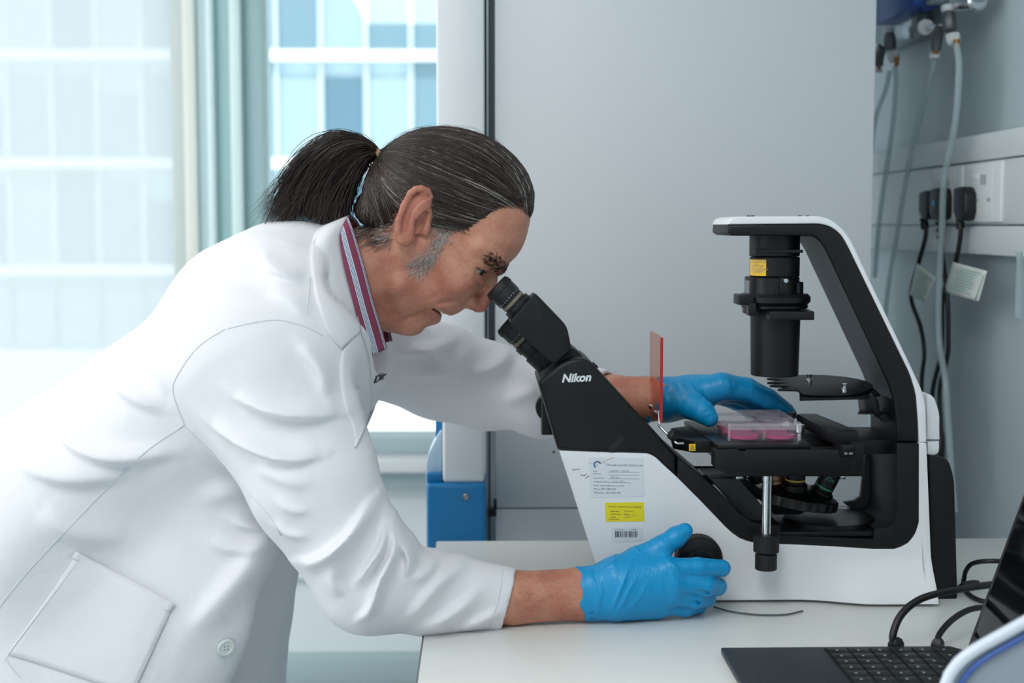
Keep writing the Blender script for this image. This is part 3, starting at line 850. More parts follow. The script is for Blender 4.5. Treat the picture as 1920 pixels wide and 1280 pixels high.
# swing-out filter frame
zf0, zf1 = P(1480, 600, -0.055).z, P(1480, 584, -0.055).z
fr_ = [(P(1443, 590, -0.055).x, -0.055), (P(1527, 590, -0.055).x, -0.055), (P(1517, 590, 0.0).x, 0.004), (P(1425, 590, 0.0).x, 0.004)]
plan(fr_, zf0, zf1, M_sb2, 'filter_frame')
lathe('filter_lens', ((fr_[0][0]+fr_[1][0])/2-0.003, -0.028, zf1-0.0005), (0, 0, 1), [(0.020, 0), (0.020, 0.0009)], MATS['lens_glass'], ms, n=36)
# amber label on the column (wraps the left of the collar)
arcn = 8; rows = []
for z_ in (P(1452, 518, 0).z+0.0015, P(1452, 486, 0).z):
    rows.append([(cc.x+47.2*s0*math.cos(a), 47.2*s0*math.sin(a), z_) for a in np.linspace(R_(180), R_(238), arcn)])
lab = obj('amber_label', grid_mesh(rows), M_lblo, ms, None); solidify(lab, 0.0002)
for k, yy in enumerate((492, 499, 505, 510)):
    aa = R_(228)
    q = Vector((cc.x+47.5*s0*math.cos(aa), 47.5*s0*math.sin(aa), P(1452, yy, 0).z))
    xd = Vector((math.sin(aa)*-1, math.cos(aa), 0))
    text_mesh('print', ('CAUTION', 'LED light', 'Do not look', '1234567')[k], q-xd*0.014, xd, zd, 0.0045, M_inkl, ms, depth=0.0002)
rows = []
for z_ in (P(1452, 549, 0).z, P(1452, 525, 0).z):
    rows.append([(P(1447, 540, 0).x+51.3*s0*math.cos(a), 51.3*s0*math.sin(a), z_) for a in np.linspace(R_(182), R_(205), 5)])
solidify(obj('scale_label', grid_mesh(rows), mat('label_grey', (120, 128, 134), 0.5), ms, None), 0.0002)

# ------------------------------------------------------------------ annulus plate under the condenser
zp = P(1550, 745, -0.035).z
pl = [(sx(1497, -0.04), -0.042), (sx(1620, -0.04), -0.036), (sx(1640, 0), -0.02), (sx(1640, 0), 0.03), (sx(1560, 0.0), 0.05), (sx(1490, 0), 0.04), (sx(1497, 0), 0.0)]
def tilt(o):
    for v in o.data.vertices: v.co.z += (v.co.y+0.042)*0.13
    return o
tilt(plan(pl, zp-0.0035, zp, M_sb, 'annulus_tray'))
zq = zp+0.0015
cxp = sx(1540, 0.0)
ring = []
for k in range(36):
    a = 2*math.pi*k/36; r = 0.062
    x, y = cxp+r*math.cos(a)*1.08, 0.012+r*0.82*math.sin(a)
    ring.append((x, y))
ring = [q_ for q_ in ring if q_[0] > cxp-0.036]
ring.sort(key=lambda q_: math.atan2(q_[1]-0.012, q_[0]-cxp))
fing = [(cxp-0.040, 0.052), (cxp-0.062, 0.045), (cxp-0.040, 0.036), (cxp-0.066, 0.024), (cxp-0.042, 0.018), (cxp-0.066, 0.008), (cxp-0.040, 0.0),
        (cxp-0.060, -0.012), (cxp-0.036, -0.015), (cxp-0.034, -0.03)]
tilt(plan(ring+fing, zq, zq+0.003, M_sb, 'annulus_slider', bev=0.0005))
for px, Y, y_ in ((1515, 0.02, 707), (1581, -0.03, 746)):
    lathe('slider_pin', (sx(px, Y), Y, zq+0.001+(Y+0.042)*0.13), (0, 0, 1), [(0.0036, 0), (0.0038, 0.001), (0.0038, 0.006), (0.0030, 0.007), (0.0030, 0.011), (0.0036, 0.012), (0.0036, 0.013)], M_chrome, ms, n=20)
lathe('tray_screw', (sx(1616, 0.0), 0.0, zq), (0, 0, 1), [(0.004, 0), (0.004, 0.006)], M_rub, ms, n=16)
lathe('tray_screw', (sx(1630, -0.01), -0.012, zq-0.002), (0, 0, 1), [(0.003, 0), (0.003, 0.005)], M_rub, ms, n=16)
prism('tray_bracket', [(1624, 745), (1636, 738), (1648, 752), (1650, 770), (1664, 776), (1662, 790), (1648, 784), (1636, 772), (1626, 776)], -0.030, 0.01, M_sb2, ms, 0.001)
plan([(sx(1605, -0.03), -0.034), (sx(1640, -0.03), -0.036), (sx(1646, 0), 0.0), (sx(1610, 0), 0.0)], P(1620, 776, -0.03).z, P(1620, 773, -0.03).z, M_sb2, 'bracket_plate')
lathe('bracket_knob', P(1656, 783, -0.034), (0.2, -1, 0), [(0.005, 0), (0.005, 0.006)], M_rub, ms, n=16)

# ------------------------------------------------------------------ orange light shield on its wire bracket
def orange_mat():
    m = bpy.data.materials.new('orange_acrylic'); m.use_nodes = True; nt = m.node_tree
    for n in list(nt.nodes):
        if n.type != 'OUTPUT_MATERIAL': nt.nodes.remove(n)
    out = [n for n in nt.nodes if n.type == 'OUTPUT_MATERIAL'][0]
    tr = nt.nodes.new('ShaderNodeBsdfTransparent'); tr.inputs['Color'].default_value = (0.96, 0.78, 0.74, 1)
    df = nt.nodes.new('ShaderNodeBsdfPrincipled'); df.inputs['Base Color'].default_value = (0.72, 0.20, 0.13, 1); df.inputs['Roughness'].default_value = 0.15
    mx = nt.nodes.new('ShaderNodeMixShader'); mx.inputs[0].default_value = 0.11
    nt.links.new(tr.outputs[0], mx.inputs[1]); nt.links.new(df.outputs[0], mx.inputs[2]); nt.links.new(mx.outputs[0], out.inputs['Surface'])
    return m
M_or = orange_mat()
M_ored = mat('orange_edge', (176, 34, 24), 0.3)
xs0 = P(1243, 700, -0.05).x
z_top, z_bot = P(1242, 633, -0.05).z, P(1240, 792, -0.05).z
sh = box('light_shield', (xs0-0.0035, -0.049, z_bot), (xs0, 0.055, z_top), M_or, ms)
box('shield_edge', (xs0-0.0035, -0.050, z_bot), (xs0, -0.049, z_top), M_ored, sh)
for y_, z_ in ((0.03, P(1222, 762, 0.03).z), (-0.02, P(1229, 774, -0.02).z)):
    lathe('shield_screw', (xs0-0.0035, y_, z_), (-1, 0, 0.2), [(0.0035, 0), (0.0035, 0.002), (0.002, 0.004)], M_chrome, sh, n=16)
tube('shield_wire', [P(1235, 770, -0.045), P(1236, 795, -0.05), P(1240, 802, -0.055), P(1264, 826, -0.064), P(1270, 831, -0.066), P(1282, 831, -0.066)], 0.0016, M_chrome, ms, n=10, sub=5)
lathe('wing_knob', P(1266, 820, -0.062), (-0.7, -0.3, 0.5), [(0.006, 0), (0.006, 0.008), (0.004, 0.010)], M_rub, ms, n=20)

# ------------------------------------------------------------------ culture plate on the stage
M_clear = glass_mat('clear_polystyrene', (240, 236, 242), rough=0.05)
M_clear2 = mat('plate_frost', (232, 220, 232), 0.15, **{'Transmission_Weight': 0.6, 'IOR': 1.1})
def tint_mat(name, c, fac):
    m = bpy.data.materials.new(name); m.use_nodes = True; nt = m.node_tree
    b = nt.nodes['Principled BSDF']; b.inputs['Base Color'].default_value = (*lin(c), 1); b.inputs['Roughness'].default_value = 0.12
    out = [n for n in nt.nodes if n.type == 'OUTPUT_MATERIAL'][0]
    tr = nt.nodes.new('ShaderNodeBsdfTransparent')
    mx = nt.nodes.new('ShaderNodeMixShader'); mx.inputs[0].default_value = fac
    nt.links.new(tr.outputs[0], mx.inputs[1]); nt.links.new(b.outputs[0], mx.inputs[2]); nt.links.new(mx.outputs[0], out.inputs['Surface'])
    return m
M_pl = tint_mat('plate_plastic', (236, 222, 236), 0.05)
M_rim = tint_mat('plate_rim', (244, 236, 244), 0.14)
M_med = tint_mat('culture_medium', (216, 36, 122), 0.8)
px0, px1 = sx(1367, -0.078), sx(1500, -0.078); py0, py1 = -0.078, 0.045
zb0 = ZS+0.0004; zh = 0.0215
wp = thing('culture_plate', 'clear multi-well culture plate with pink medium on the microscope stage', 'culture plate', ((px0+px1)/2, (py0+py1)/2, zb0))
t = 0.0012
box('skirt', (px0, py0, zb0), (px1, py0+t, zb0+0.018), M_pl, wp)
box('skirt', (px0, py1-t, zb0), (px1, py1, zb0+0.018), M_pl, wp)
box('skirt', (px0, py0+t, zb0), (px0+t, py1-t, zb0+0.018), M_pl, wp)
box('skirt', (px1-t, py0+t, zb0), (px1, py1-t, zb0+0.018), M_pl, wp)
box('rib', ((px0+px1)/2-t, py0+t, zb0+0.001), ((px0+px1)/2+t, py1-t, zb0+0.017), M_rim, wp)
box('lid', (px0-0.001, py0-0.001, zb0+zh-0.001), (px1+0.001, py1+0.001, zb0+zh), M_pl, wp)
for a, b in (((px0-0.001, py0-0.0015), (px1+0.001, py0-0.0005)), ((px0-0.001, py1+0.0005), (px1+0.001, py1+0.0015)),
             ((px0-0.0015, py0), (px0-0.0005, py1)), ((px1+0.0005, py0), (px1+0.0015, py1))):
    box('lid_rim', (*a, zb0+zh-0.008), (*b, zb0+zh), M_rim, wp)
for x, y in ((px0, py0), (px1, py0), (px0, py1), (px1, py1)):
    lathe('corner', (x, y, zb0), (0, 0, 1), [(0.0016, 0), (0.0016, zh)], M_rim, wp, n=10)
wr = (px1-px0)/4-0.002
for i in range(2):
    for j in range(3):
        c_ = (px0+(px1-px0)*(0.25+0.5*i), py0+(py1-py0)*(1/6+j/3), zb0+0.001)
        wr2 = min(wr, (py1-py0)/6-0.0008)
        wl = lathe('well', c_, (0, 0, 1), [(wr2, 0), (wr2, 0.017)], M_pl, wp, n=36)
        lathe('medium', c_, (0, 0, 1), [(wr2-0.0006, 0.0004), (wr2-0.0006, 0.0040)], M_med, wl, n=36)
        lathe('well_rim', (c_[0], c_[1], c_[2]+0.0165), (0, 0, 1), [(wr2, 0), (wr2+0.0006, 0.0004), (wr2, 0.001)], M_rim, wl, n=36)

# ================================================================== PERSON
# The person leans in from the left, mid plane at Y = 0; near (right) side is negative Y.
pe = thing('person', 'person in a white lab coat with a dark ponytail leaning over the microscope', 'person', (-0.66, 0.02, 0.0))
U0 = S(0)                                  # metres per pixel in the mid plane
def H(a, b, c=0.0):                        # picture point in the mid plane, c = sideways distance (same unit)
    p = P(a, b, 0.0); return np.array((p.x, c*U0, p.z), np.float32)
def ellH(q, a, b, c, ra, rb, rc, ax=(1, 0)):
    """ra along ax (picture direction, y down), rc sideways, rb across"""
    M = rot_xz(ax[0], -ax[1])
    return d_ell(q, H(a, b, c), (ra*U0, rc*U0, rb*U0), M)
def coneH(q, A, B, ra, rb): return d_cone(q, H(*A), H(*B), ra*U0, rb*U0)
def chainH(q, pts, rs, k=0.0): return d_chain(q, [H(*p) for p in pts], [r*U0 for r in rs], k*U0)
FW = (0.70, 0.714)                         # the face's forward direction in the picture
def cranium(q, g=0.0):
    d = ellH(q, 861, 358, 0, 139+g, 105+g, 104+g, (0.928, 0.371))
    d = smin(d, ellH(q, 790, 360, 0, 84+g, 88+g, 96+g), 40*U0)
    return d
EYE = (893, 500, 48)
CREASES = [([tuple(H(*p_)[[0, 2]]) for p_ in pts], dep, w_) for pts, dep, w_ in (
    ([(866, 558), (846, 562), (826, 565), (810, 571)], 3.2, 4.5), ([(812, 577), (794, 584), (770, 592), (752, 604), (744, 618)], 3.2, 5),
    ([(886, 495), (868, 484)], 1.4, 2.6), ([(884, 503), (862, 501)], 1.4, 2.6), ([(886, 512), (866, 517)], 1.4, 2.6), ([(906, 531), (893, 527), (880, 517), (872, 505)], 1.8, 3.2),
    ([(956, 436), (944, 460), (926, 470)], 1.0, 3.5), ([(970, 452), (955, 474)], 1.0, 3.5), ([(750, 468), (728, 520), (717, 570), (724, 606)], 4.0, 12),
    ([(835, 540), (812, 556), (790, 566)], 1.2, 5), ([(878, 546), (868, 553), (864, 564)], 2.4, 3.5), ([(806, 604), (792, 600), (782, 590)], 2.2, 5))]
def head_f(q0):
    q = q0.copy(); q[:, 1] = np.abs(q[:, 1])
    u = U0
    d = cranium(q)
    d = smin(d, ellH(q, 916, 432, 0, 70, 72, 88), 26*u)                     # forehead
    d = smin(d, ellH(q, 846, 492, 0, 74, 74, 86), 30*u)                     # mid face
    d = smin(d, coneH(q, (936, 503, 8), (926, 484, 52), 12, 11), 18*u)      # brow
    d = smin(d, coneH(q, (926, 484, 52), (898, 462, 76), 11, 10), 22*u)
    d = smin(d, ellH(q, 838, 552, 0, 40, 30, 46, FW), 26*u)                 # maxilla
    d = smin(d, ellH(q, 858, 527, 52, 30, 28, 30), 24*u)                    # cheek
    d = smin(d, coneH(q, (868, 515, 66), (800, 458, 84), 15, 12), 26*u)     # zygomatic arch
    d = smin(d, ellH(q, 800, 538, 20, 62, 46, 48, (0.8, 0.6)), 26*u)        # lower cheek
    d = smin(d, coneH(q, (752, 530, 66), (772, 600, 16), 24, 20), 26*u)     # jaw
    d = smin(d, ellH(q, 772, 606, 0, 25, 23, 27), 16*u)                     # chin
    d = smin(d, ellH(q, 802, 592, 0, 20, 15, 30, FW), 14*u)
    d = smin(d, ellH(q, 738, 588, 0, 34, 34, 40), 26*u)                     # under the chin
    d = smin(d, ellH(q, 770, 448, 52, 52, 46, 38), 26*u)                    # behind the ear
    # neck
    d = smin(d, coneH(q, (766, 462, 0), (610, 570, 0), 74, 96), 34*u)
    d = smin(d, coneH(q, (752, 476, 70), (676, 596, 22), 17, 18), 18*u)
    # eye socket, lids
    d = smax(d, -ellH(q, 925, 524, 50, 17, 22, 26, FW), 16*u)
    d = smax(d, -ellH(q, 911, 511, 67, 16, 15, 17, FW), 12*u)
    lid = d_sphere(q, H(*EYE), 20.3*u)
    F_, U_ = A3((FW[0], 0, -FW[1])), A3((FW[1], 0, FW[0]))
    rel = q-H(*EYE)
    fu = rel @ U_; ff = rel @ F_
    slit = np.maximum(np.abs(fu-0.5*u-0.08*ff)-np.clip((ff+5*u)/(18*u), 0, 1)*5.6*u, -(ff+5*u))
    lid = smax(lid, -slit, 2.0*u)
    d = smin(d, lid, 5*u)
    d = smin(d, chainH(q, [(905, 528, 50), (893, 521, 62), (882, 510, 68)], [3.5, 4, 3], 2), 6*u)
    d = smin(d, chainH(q, [(914, 499, 52), (904, 493, 63), (890, 490, 70)], [4, 4.2, 3], 2), 6*u)
    # nose
    d = smin(d, chainH(q, [(925, 526, 0), (914, 549, 0), (901, 571, 0)], [8, 12, 14.5], 4), 11*u)
    d = smin(d, ellH(q, 884, 565, 14, 16, 11, 10, (0.75, 0.66)), 9*u)
    d = smin(d, coneH(q, (893, 577, 0), (872, 567, 0), 7, 9), 7*u)
    d = smax(d, -coneH(q, (887, 580, 8), (893, 566, 8), 4.6, 3.0), 4*u)
    # lips and mouth
    d = smin(d, chainH(q, [(847, 579, 0), (842, 576, 18), (822, 566, 42)], [9.5, 9, 6.5], 4), 6*u)
    d = smin(d, chainH(q, [(817, 597, 0), (815, 593, 18), (804, 580, 41)], [10, 9.5, 7], 4), 6*u)
    qs = q.copy(); c_ = q[:, 1]/u
    qs[:, 0] += (c_/42)**2*13*u; qs[:, 2] -= (c_/42)**2*12*u; qs[:, 1] = np.maximum(q[:, 1]-46*u, 0)
    gap = coneH(qs, (840, 596, 0), (823, 578, 0), 5.2, 3.4)
    gap = np.minimum(gap, coneH(qs, (823, 578, 0), (808, 574, 0), 3.4, 2.5))
    d = smax(d, -gap, 3*u)
    # creases of the skin
    x, z = q[:, 0], q[:, 2]
    for pts, dep, w_ in CREASES:
        dd, tt, _ = poly_dist(x, z, pts)
        d = d+dep*u*np.exp(-(dd/(w_*u))**2)*np.sin(math.pi*np.clip(tt, 0.05, 0.95))**0.7*np.clip((q[:, 1]-22*u)/(12*u), 0, 1)
    # ear
    def ec(a, b):                       # sideways position of the ear plate
        return 107+(800-a)*0.22+(b-400)*(-0.06)
    def E(a, b, dc=0): return (a+7, b+1, ec(a, b)+dc)
    ear = None
    def add(e, k):
        nonlocal ear
        ear = e if ear is None else smin(ear, e, k*u)
    add(chainH(q, [E(796, 372, -4), E(778, 396, -4), E(768, 428, -4), E(764, 446, -3)], [13, 16, 14, 9], 6), 4)
    add(chainH(q, [E(794, 392, -8), E(788, 424, -10)], [13, 14]), 8)
    add(chainH(q, [E(790, 368, -9), E(768, 384, -9), E(757, 410, -9), E(756, 434, -8)], [11, 12, 11, 10], 6), 6)
    add(chainH(q, [E(800, 416, -11), E(806, 398, -8), E(809, 381, -4), E(806, 368, -1), E(799, 359, 2), E(788, 355, 4), E(778, 357, 4), E(769, 364, 4), E(757, 386, 4), E(747.5, 412, 4),
                   E(746, 432, 3), E(751, 449, 1)], [4, 5, 5.2, 5.5, 5.8, 6, 6, 6, 6, 6, 6, 7], 3), 5)
    add(chainH(q, [E(754, 446, 0), E(760, 454, -1)], [8.5, 6.5]), 6)
    ear = smax(ear, -chainH(q, [E(800, 370, 6), E(786, 371, 7), E(770, 388, 7), E(760, 416, 7), E(760, 432, 7)], [3.2, 3.6, 3.4, 3.2, 2.5], 3), 5*u)
    ear = smin(ear, chainH(q, [E(801, 384, 2), E(786, 391, 3), E(774, 410, 4), E(769, 430, 3), E(773, 444, 2)], [3.2, 4, 4.2, 4.2, 4], 3), 5*u)
    ear = smax(ear, -chainH(q, [E(793, 403, 2), E(785, 417, 3), E(779, 435, 1)], [8, 11, 7.5], 3), 4*u)
    ear = smin(ear, coneH(q, E(799, 420, -2), E(795, 436, -3), 5.5, 5), 5*u)
    d = smin(d, ear, 7*u)
    return d
HLO, HHI = (-0.30, -0.12, 1.19), (0.105, 0.12, 1.52)

# ------------------------------------------------------------------ skin
def skin_mat():
    m = mat('skin', (203, 146, 122), 0.5, Subsurface_Weight=0.12, Subsurface_Scale=0.004)
    nt = m.node_tree; b = nt.nodes['Principled BSDF']
    b.inputs['Subsurface Radius'].default_value = (1.0, 0.4, 0.25)
    tc = nt.nodes.new('ShaderNodeTexCoord')
    n1 = nt.nodes.new('ShaderNodeTexNoise'); n1.inputs['Scale'].default_value = 28; n1.inputs['Detail'].default_value = 5
    n2 = nt.nodes.new('ShaderNodeTexNoise'); n2.inputs['Scale'].default_value = 330; n2.inputs['Detail'].default_value = 3
    r1 = nt.nodes.new('ShaderNodeValToRGB')
    r1.color_ramp.elements[0].position = 0.32; r1.color_ramp.elements[0].color = (*lin((178, 112, 92)), 1)
    r1.color_ramp.elements[1].position = 0.68; r1.color_ramp.elements[1].color = (*lin((206, 148, 122)), 1)
    r2 = nt.nodes.new('ShaderNodeMapRange'); r2.inputs['From Min'].default_value = 0.3; r2.inputs['From Max'].default_value = 0.7
    r2.inputs['To Min'].default_value = 0.90; r2.inputs['To Max'].default_value = 1.08
    mx = nt.nodes.new('ShaderNodeMix'); mx.data_type = 'RGBA'; mx.blend_type = 'MULTIPLY'; mx.inputs['Factor'].default_value = 1
    bp = nt.nodes.new('ShaderNodeBump'); bp.inputs['Strength'].default_value = 0.4; bp.inputs['Distance'].default_value = 0.0012
    for n in (n1, n2): nt.links.new(tc.outputs['Object'], n.inputs['Vector'])
    nt.links.new(n1.outputs['Fac'], r1.inputs['Fac']); nt.links.new(n2.outputs['Fac'], r2.inputs['Value'])
    nt.links.new(r1.outputs['Color'], mx.inputs[6]); nt.links.new(r2.outputs['Result'], mx.inputs[7])
    at = nt.nodes.new('ShaderNodeAttribute'); at.attribute_name = 'pigment'
    m2 = nt.nodes.new('ShaderNodeMix'); m2.data_type = 'RGBA'; m2.inputs[7].default_value = (*lin((156, 66, 62)), 1)
    nt.links.new(at.outputs['Fac'], m2.inputs['Factor']); nt.links.new(mx.outputs[2], m2.inputs[6])
    nt.links.new(m2.outputs[2], b.inputs['Base Color'])
    nt.links.new(n2.outputs['Fac'], bp.inputs['Height']); nt.links.new(bp.outputs['Normal'], b.inputs['Normal'])
    return m
M_skin = skin_mat()

# ------------------------------------------------------------------ eyes, teeth
M_eyew = mat('eye_white', (176, 162, 154), 0.15)
M_iris = mat('iris', (46, 40, 34), 0.1)
def build_face_bits(body):
    for sgn in (-1, 1):
        c = Vector(H(EYE[0], EYE[1], EYE[2]*sgn)); r = 17.6*U0
        bm = bmesh.new(); bmesh.ops.create_uvsphere(bm, u_segments=28, v_segments=18, radius=r)
        bmesh.ops.translate(bm, verts=bm.verts, vec=c)
        e = obj('eye', bm_mesh(bm), M_eyew, pe, 180)
        d = Vector((FW[0], sgn*0.35, -FW[1])).normalized()
        lathe('iris', c+d*(r*0.84), d, [(r*0.56, 0), (r*0.5, r*0.1), (r*0.25, r*0.17), (r*0.02, r*0.19)], M_iris, e, n=24)
        lash = []
        F_, U_ = Vector((FW[0], 0, -FW[1])), Vector((FW[1], 0, FW[0]))
        for k in range(9):
            th = R_(-8+k*14)
            dirv = F_*math.cos(th)+Vector((0, sgn, 0))*math.sin(th)
            lash.append(c+(dirv*0.955+U_*0.30*max(math.cos(th), 0.15)).normalized()*(20.6*U0))
        tube('eyelash_line', lash, [0.0003]+[0.0007]*7+[0.0003], mat('lash', (30, 22, 20), 0.6), e, n=6, sub=3)
    V, Fc = tube_data([H(818, 573, -36), H(829, 580, -20), H(834, 584, 0), H(829, 580, 20), H(818, 573, 36)], 5*U0, 8, 5)
    me = bpy.data.meshes.new('teeth'); me.from_pydata(V, [], Fc)
    obj('teeth', me, mat('teeth', (214, 202, 172), 0.3), pe, 60)

# ------------------------------------------------------------------ hair
def poly_sd(a, b, poly):
    """signed distance to a 2D polygon (negative inside)"""
    n = len(poly); best = np.full(a.shape, 1e9); ins = np.zeros(a.shape, bool)
    for i in range(n):
        x0, y0 = poly[i-1]; x1, y1 = poly[i]; dx, dy = x1-x0, y1-y0
        t = np.clip(((a-x0)*dx+(b-y0)*dy)/(dx*dx+dy*dy), 0, 1)
        best = np.minimum(best, (a-x0-t*dx)**2+(b-y0-t*dy)**2)
        cr = ((y0 > b) != (y1 > b)) & (a < (x1-x0)*(b-y0)/((y1-y0) if y1 != y0 else 1e-9)+x0)
        ins ^= cr
    d = np.sqrt(best); return np.where(ins, -d, d)
HAIRLINE = [(1030, 380), (1004, 402), (992, 424), (985, 398), (962, 390), (940, 394), (927, 420), (892, 434), (858, 428), (837, 410), (818, 380), (800, 356),
            (774, 362), (752, 388), (742, 415), (728, 440), (700, 446), (668, 430), (640, 400), (640, 250), (760, 190), (980, 190), (1060, 300)]
hp_a, hp_b = [], []
_o = H(0, 0); _e = H(1000, 0); _f = H(0, 1000)
def to_px(q):                           # inverse of H in the mid plane
    # two Newton-free steps: H is a projective map, near enough affine over the head
    ox, oz = H(850, 400)[[0, 2]]
    ax, az = (H(950, 400)-H(850, 400))[[0, 2]]/100
    bx_, bz_ = (H(850, 500)-H(850, 400))[[0, 2]]/100
    det = ax*bz_-az*bx_
    x, z = q[:, 0]-ox, q[:, 2]-oz
    return 850+(x*bz_-z*bx_)/det, 400+(ax*z-az*x)/det
def scalp_f(q, g=5.0):
    d = cranium(q, g)
    d = smin(d, ellH(q, 736, 388, 0, 44+g, 62+g, 70+g, (0.9, -0.42)), 40*U0)    # hair gathered at the nape
    d = smin(d, ellH(q, 700, 402, 0, 34+g, 24+g, 62+g, (0.85, 0.5)), 22*U0)
    return d
def hair_cap_f(q):
    a, b = to_px(q)
    d = scalp_f(q)
    d = d + 1.1*U0*np.sin((b*0.95+a*0.30)*0.55+3*np.sin(a*0.02))               # combed relief
    d = smax(d, ((poly_sd(a, b, HAIRLINE)+9)*U0).astype(np.float32), 16*U0)
    return d
rs = np.random.RandomState(4)
def project(p, g, it=5):
    e = 0.0008
    for _ in range(it):
        d = scalp_f(p, 0)-g*U0 if np.isscalar(g) else scalp_f(p, 0)-g
        gx = np.stack([(scalp_f(p+A3(v), 0)-scalp_f(p-A3(v), 0))/(2*e) for v in ((e, 0, 0), (0, e, 0), (0, 0, e))], 1)
        gx /= np.maximum(np.linalg.norm(gx, axis=1, keepdims=True), 1e-6)
        p = p-gx*d[:, None]
    return p
def strand_mesh(paths, r0, tint, taper=0.3):
    """paths (N,K,3) -> thin three-sided tubes; tint per strand as an attribute"""
    N, K, _ = paths.shape
    T = np.empty_like(paths); T[:, 1:-1] = paths[:, 2:]-paths[:, :-2]; T[:, 0] = paths[:, 1]-paths[:, 0]; T[:, -1] = paths[:, -1]-paths[:, -2]
    T /= np.maximum(np.linalg.norm(T, axis=2, keepdims=True), 1e-9)
    ref = np.array((0.31, 0.62, 0.72)); u = np.cross(T, ref); u /= np.maximum(np.linalg.norm(u, axis=2, keepdims=True), 1e-9)
    v = np.cross(T, u)
    s = np.linspace(0, 1, K); prof = np.minimum(1, np.minimum(s*6+0.35, (1-s)*4+taper))
    r = (r0[:, None]*prof[None])[..., None]
    ring = np.stack([paths+(u*math.cos(a)+v*math.sin(a))*r for a in (0, 2.094, 4.189)], 2)    # N,K,3,3
    V = ring.reshape(-1, 3)
    i = np.arange(N)[:, None, None]*K*3+np.arange(K-1)[None, :, None]*3
    k = np.arange(3)[None, None]; k2 = (k+1) % 3
    Q = np.stack([i+k, i+k2, i+3+k2, i+3+k], -1).reshape(-1, 4)
    return V, Q, np.repeat(tint, K*3)
def hair_object(name, parts, m, parent):
    Vs, Qs, Ts = [], [], []; o = 0
    for V, Q, t in parts:
        Vs.append(V); Qs.append(Q+o); Ts.append(t); o += len(V)
    me = np_mesh(np.concatenate(Vs), np.concatenate(Qs))
    at = me.attributes.new('tint', 'FLOAT', 'POINT'); at.data.foreach_set('value', np.concatenate(Ts).astype(np.float32))
    return obj(name, me, m, parent, 180)
def hair_mat(name, stops, rough=0.42):
    m = bpy.data.materials.new(name); m.use_nodes = True; nt = m.node_tree; b = nt.nodes['Principled BSDF']
    at = nt.nodes.new('ShaderNodeAttribute'); at.attribute_name = 'tint'
    r = nt.nodes.new('ShaderNodeValToRGB')
    while len(r.color_ramp.elements) < len(stops): r.color_ramp.elements.new(0.5)
    for el, (p_, c) in zip(r.color_ramp.elements, stops): el.position = p_; el.color = (*lin(c), 1)
    nt.links.new(at.outputs['Fac'], r.inputs['Fac']); nt.links.new(r.outputs['Color'], b.inputs['Base Color'])
    b.inputs['Roughness'].default_value = rough; b.inputs['Specular IOR Level'].default_value = 0.45
    return m
M_hair = hair_mat('hair', [(0.0, (34, 27, 24)), (0.4, (54, 42, 37)), (0.62, (84, 70, 62)), (0.8, (150, 140, 133)), (1.0, (232, 230, 228))])
TIE = (713, 292, 0)
def combed(n, lat_sign):
    """strands combed from the hairline back to the tie"""
    cc_, r_ = H(858, 362), np.array((140, 104, 106), np.float32)*U0
    M = rot_xz(0.928, -0.371)
    out_a, out_b = [], []
    th = []
    # roots: random directions on the cranium, keep those inside the hairline
    dirs = rs.normal(size=(n*6, 3)); dirs /= np.linalg.norm(dirs, axis=1, keepdims=True)
    dirs[:, 1] = np.abs(dirs[:, 1])*lat_sign
    p = (dirs*r_[[0, 2, 1]] @ M.T)+cc_
    p = project(p.astype(np.float32), 4.0, 3)
    a, b = to_px(p)
    sd = poly_sd(a, b, HAIRLINE)
    keep = (sd < 2+rs.normal(size=len(sd))*3) & (a > 690)
    wgt = np.where(sd > -40, 1.0, 0.35)
    keep &= rs.rand(len(keep)) < wgt
    p = p[keep][:n]; a = a[keep][:n]; b = b[keep][:n]; sd = sd[keep][:n]
    n = len(p)
    tie = np.repeat(H(*TIE)[None], n, 0)+rs.normal(size=(n, 3))*3.2*U0
    def loc(q): 
        v = ((q-cc_) @ M)/r_[[0, 2, 1]]; return v/np.linalg.norm(v, axis=1, keepdims=True)
    n0, n1 = loc(p), loc(tie)
    lat = np.abs(n0[:, 1])
    up = np.zeros_like(n0); up[:, 2] = 1
    mid = n0+n1+up*(0.85*np.exp(-(lat/0.45)**2)+0.02)[:, None]
    mid[:, 2] -= 0.22*(lat > 0.5)
    mid += rs.normal(size=mid.shape)*0.03
    mid /= np.linalg.norm(mid, axis=1, keepdims=True)
    K = 13; t = np.linspace(0, 1, K)[None, :, None]
    q = (1-t)**2*n0[:, None]+2*t*(1-t)*mid[:, None]*1.25+t*t*n1[:, None]
    q /= np.linalg.norm(q, axis=2, keepdims=True)
    pts = (q*r_[[0, 2, 1]]) @ M.T+cc_
    g = (5.2+rs.rand(n)*3.0)[:, None]*U0*np.ones((1, K))
    edge = np.clip(np.linspace(0, 1, K)*5, 0, 1)[None]
    g = g*(0.35+0.65*edge)+0.0
    # stray waviness
    pts = project(pts.reshape(-1, 3).astype(np.float32), g.reshape(-1).astype(np.float32), 4).reshape(n, K, 3)
    s = np.linspace(0, 1, K)[None, :, None]
    pull = np.clip((s-0.72)/0.28, 0, 1)**1.5
    pts = pts*(1-pull)+tie[:, None]*pull
    grey = np.clip(0.42-0.0016*(b*0-0)+0.0, 0, 1)
    side = np.exp(-np.maximum(0, -sd)/22)*np.where((b > 340), 1, 0.35)
    tint = np.clip(rs.beta(1.6, 2.8, n)*0.8+side*rs.rand(n)*0.5, 0, 1)
    return strand_mesh(pts, (0.22+rs.rand(n)*0.20)*1e-3, tint)
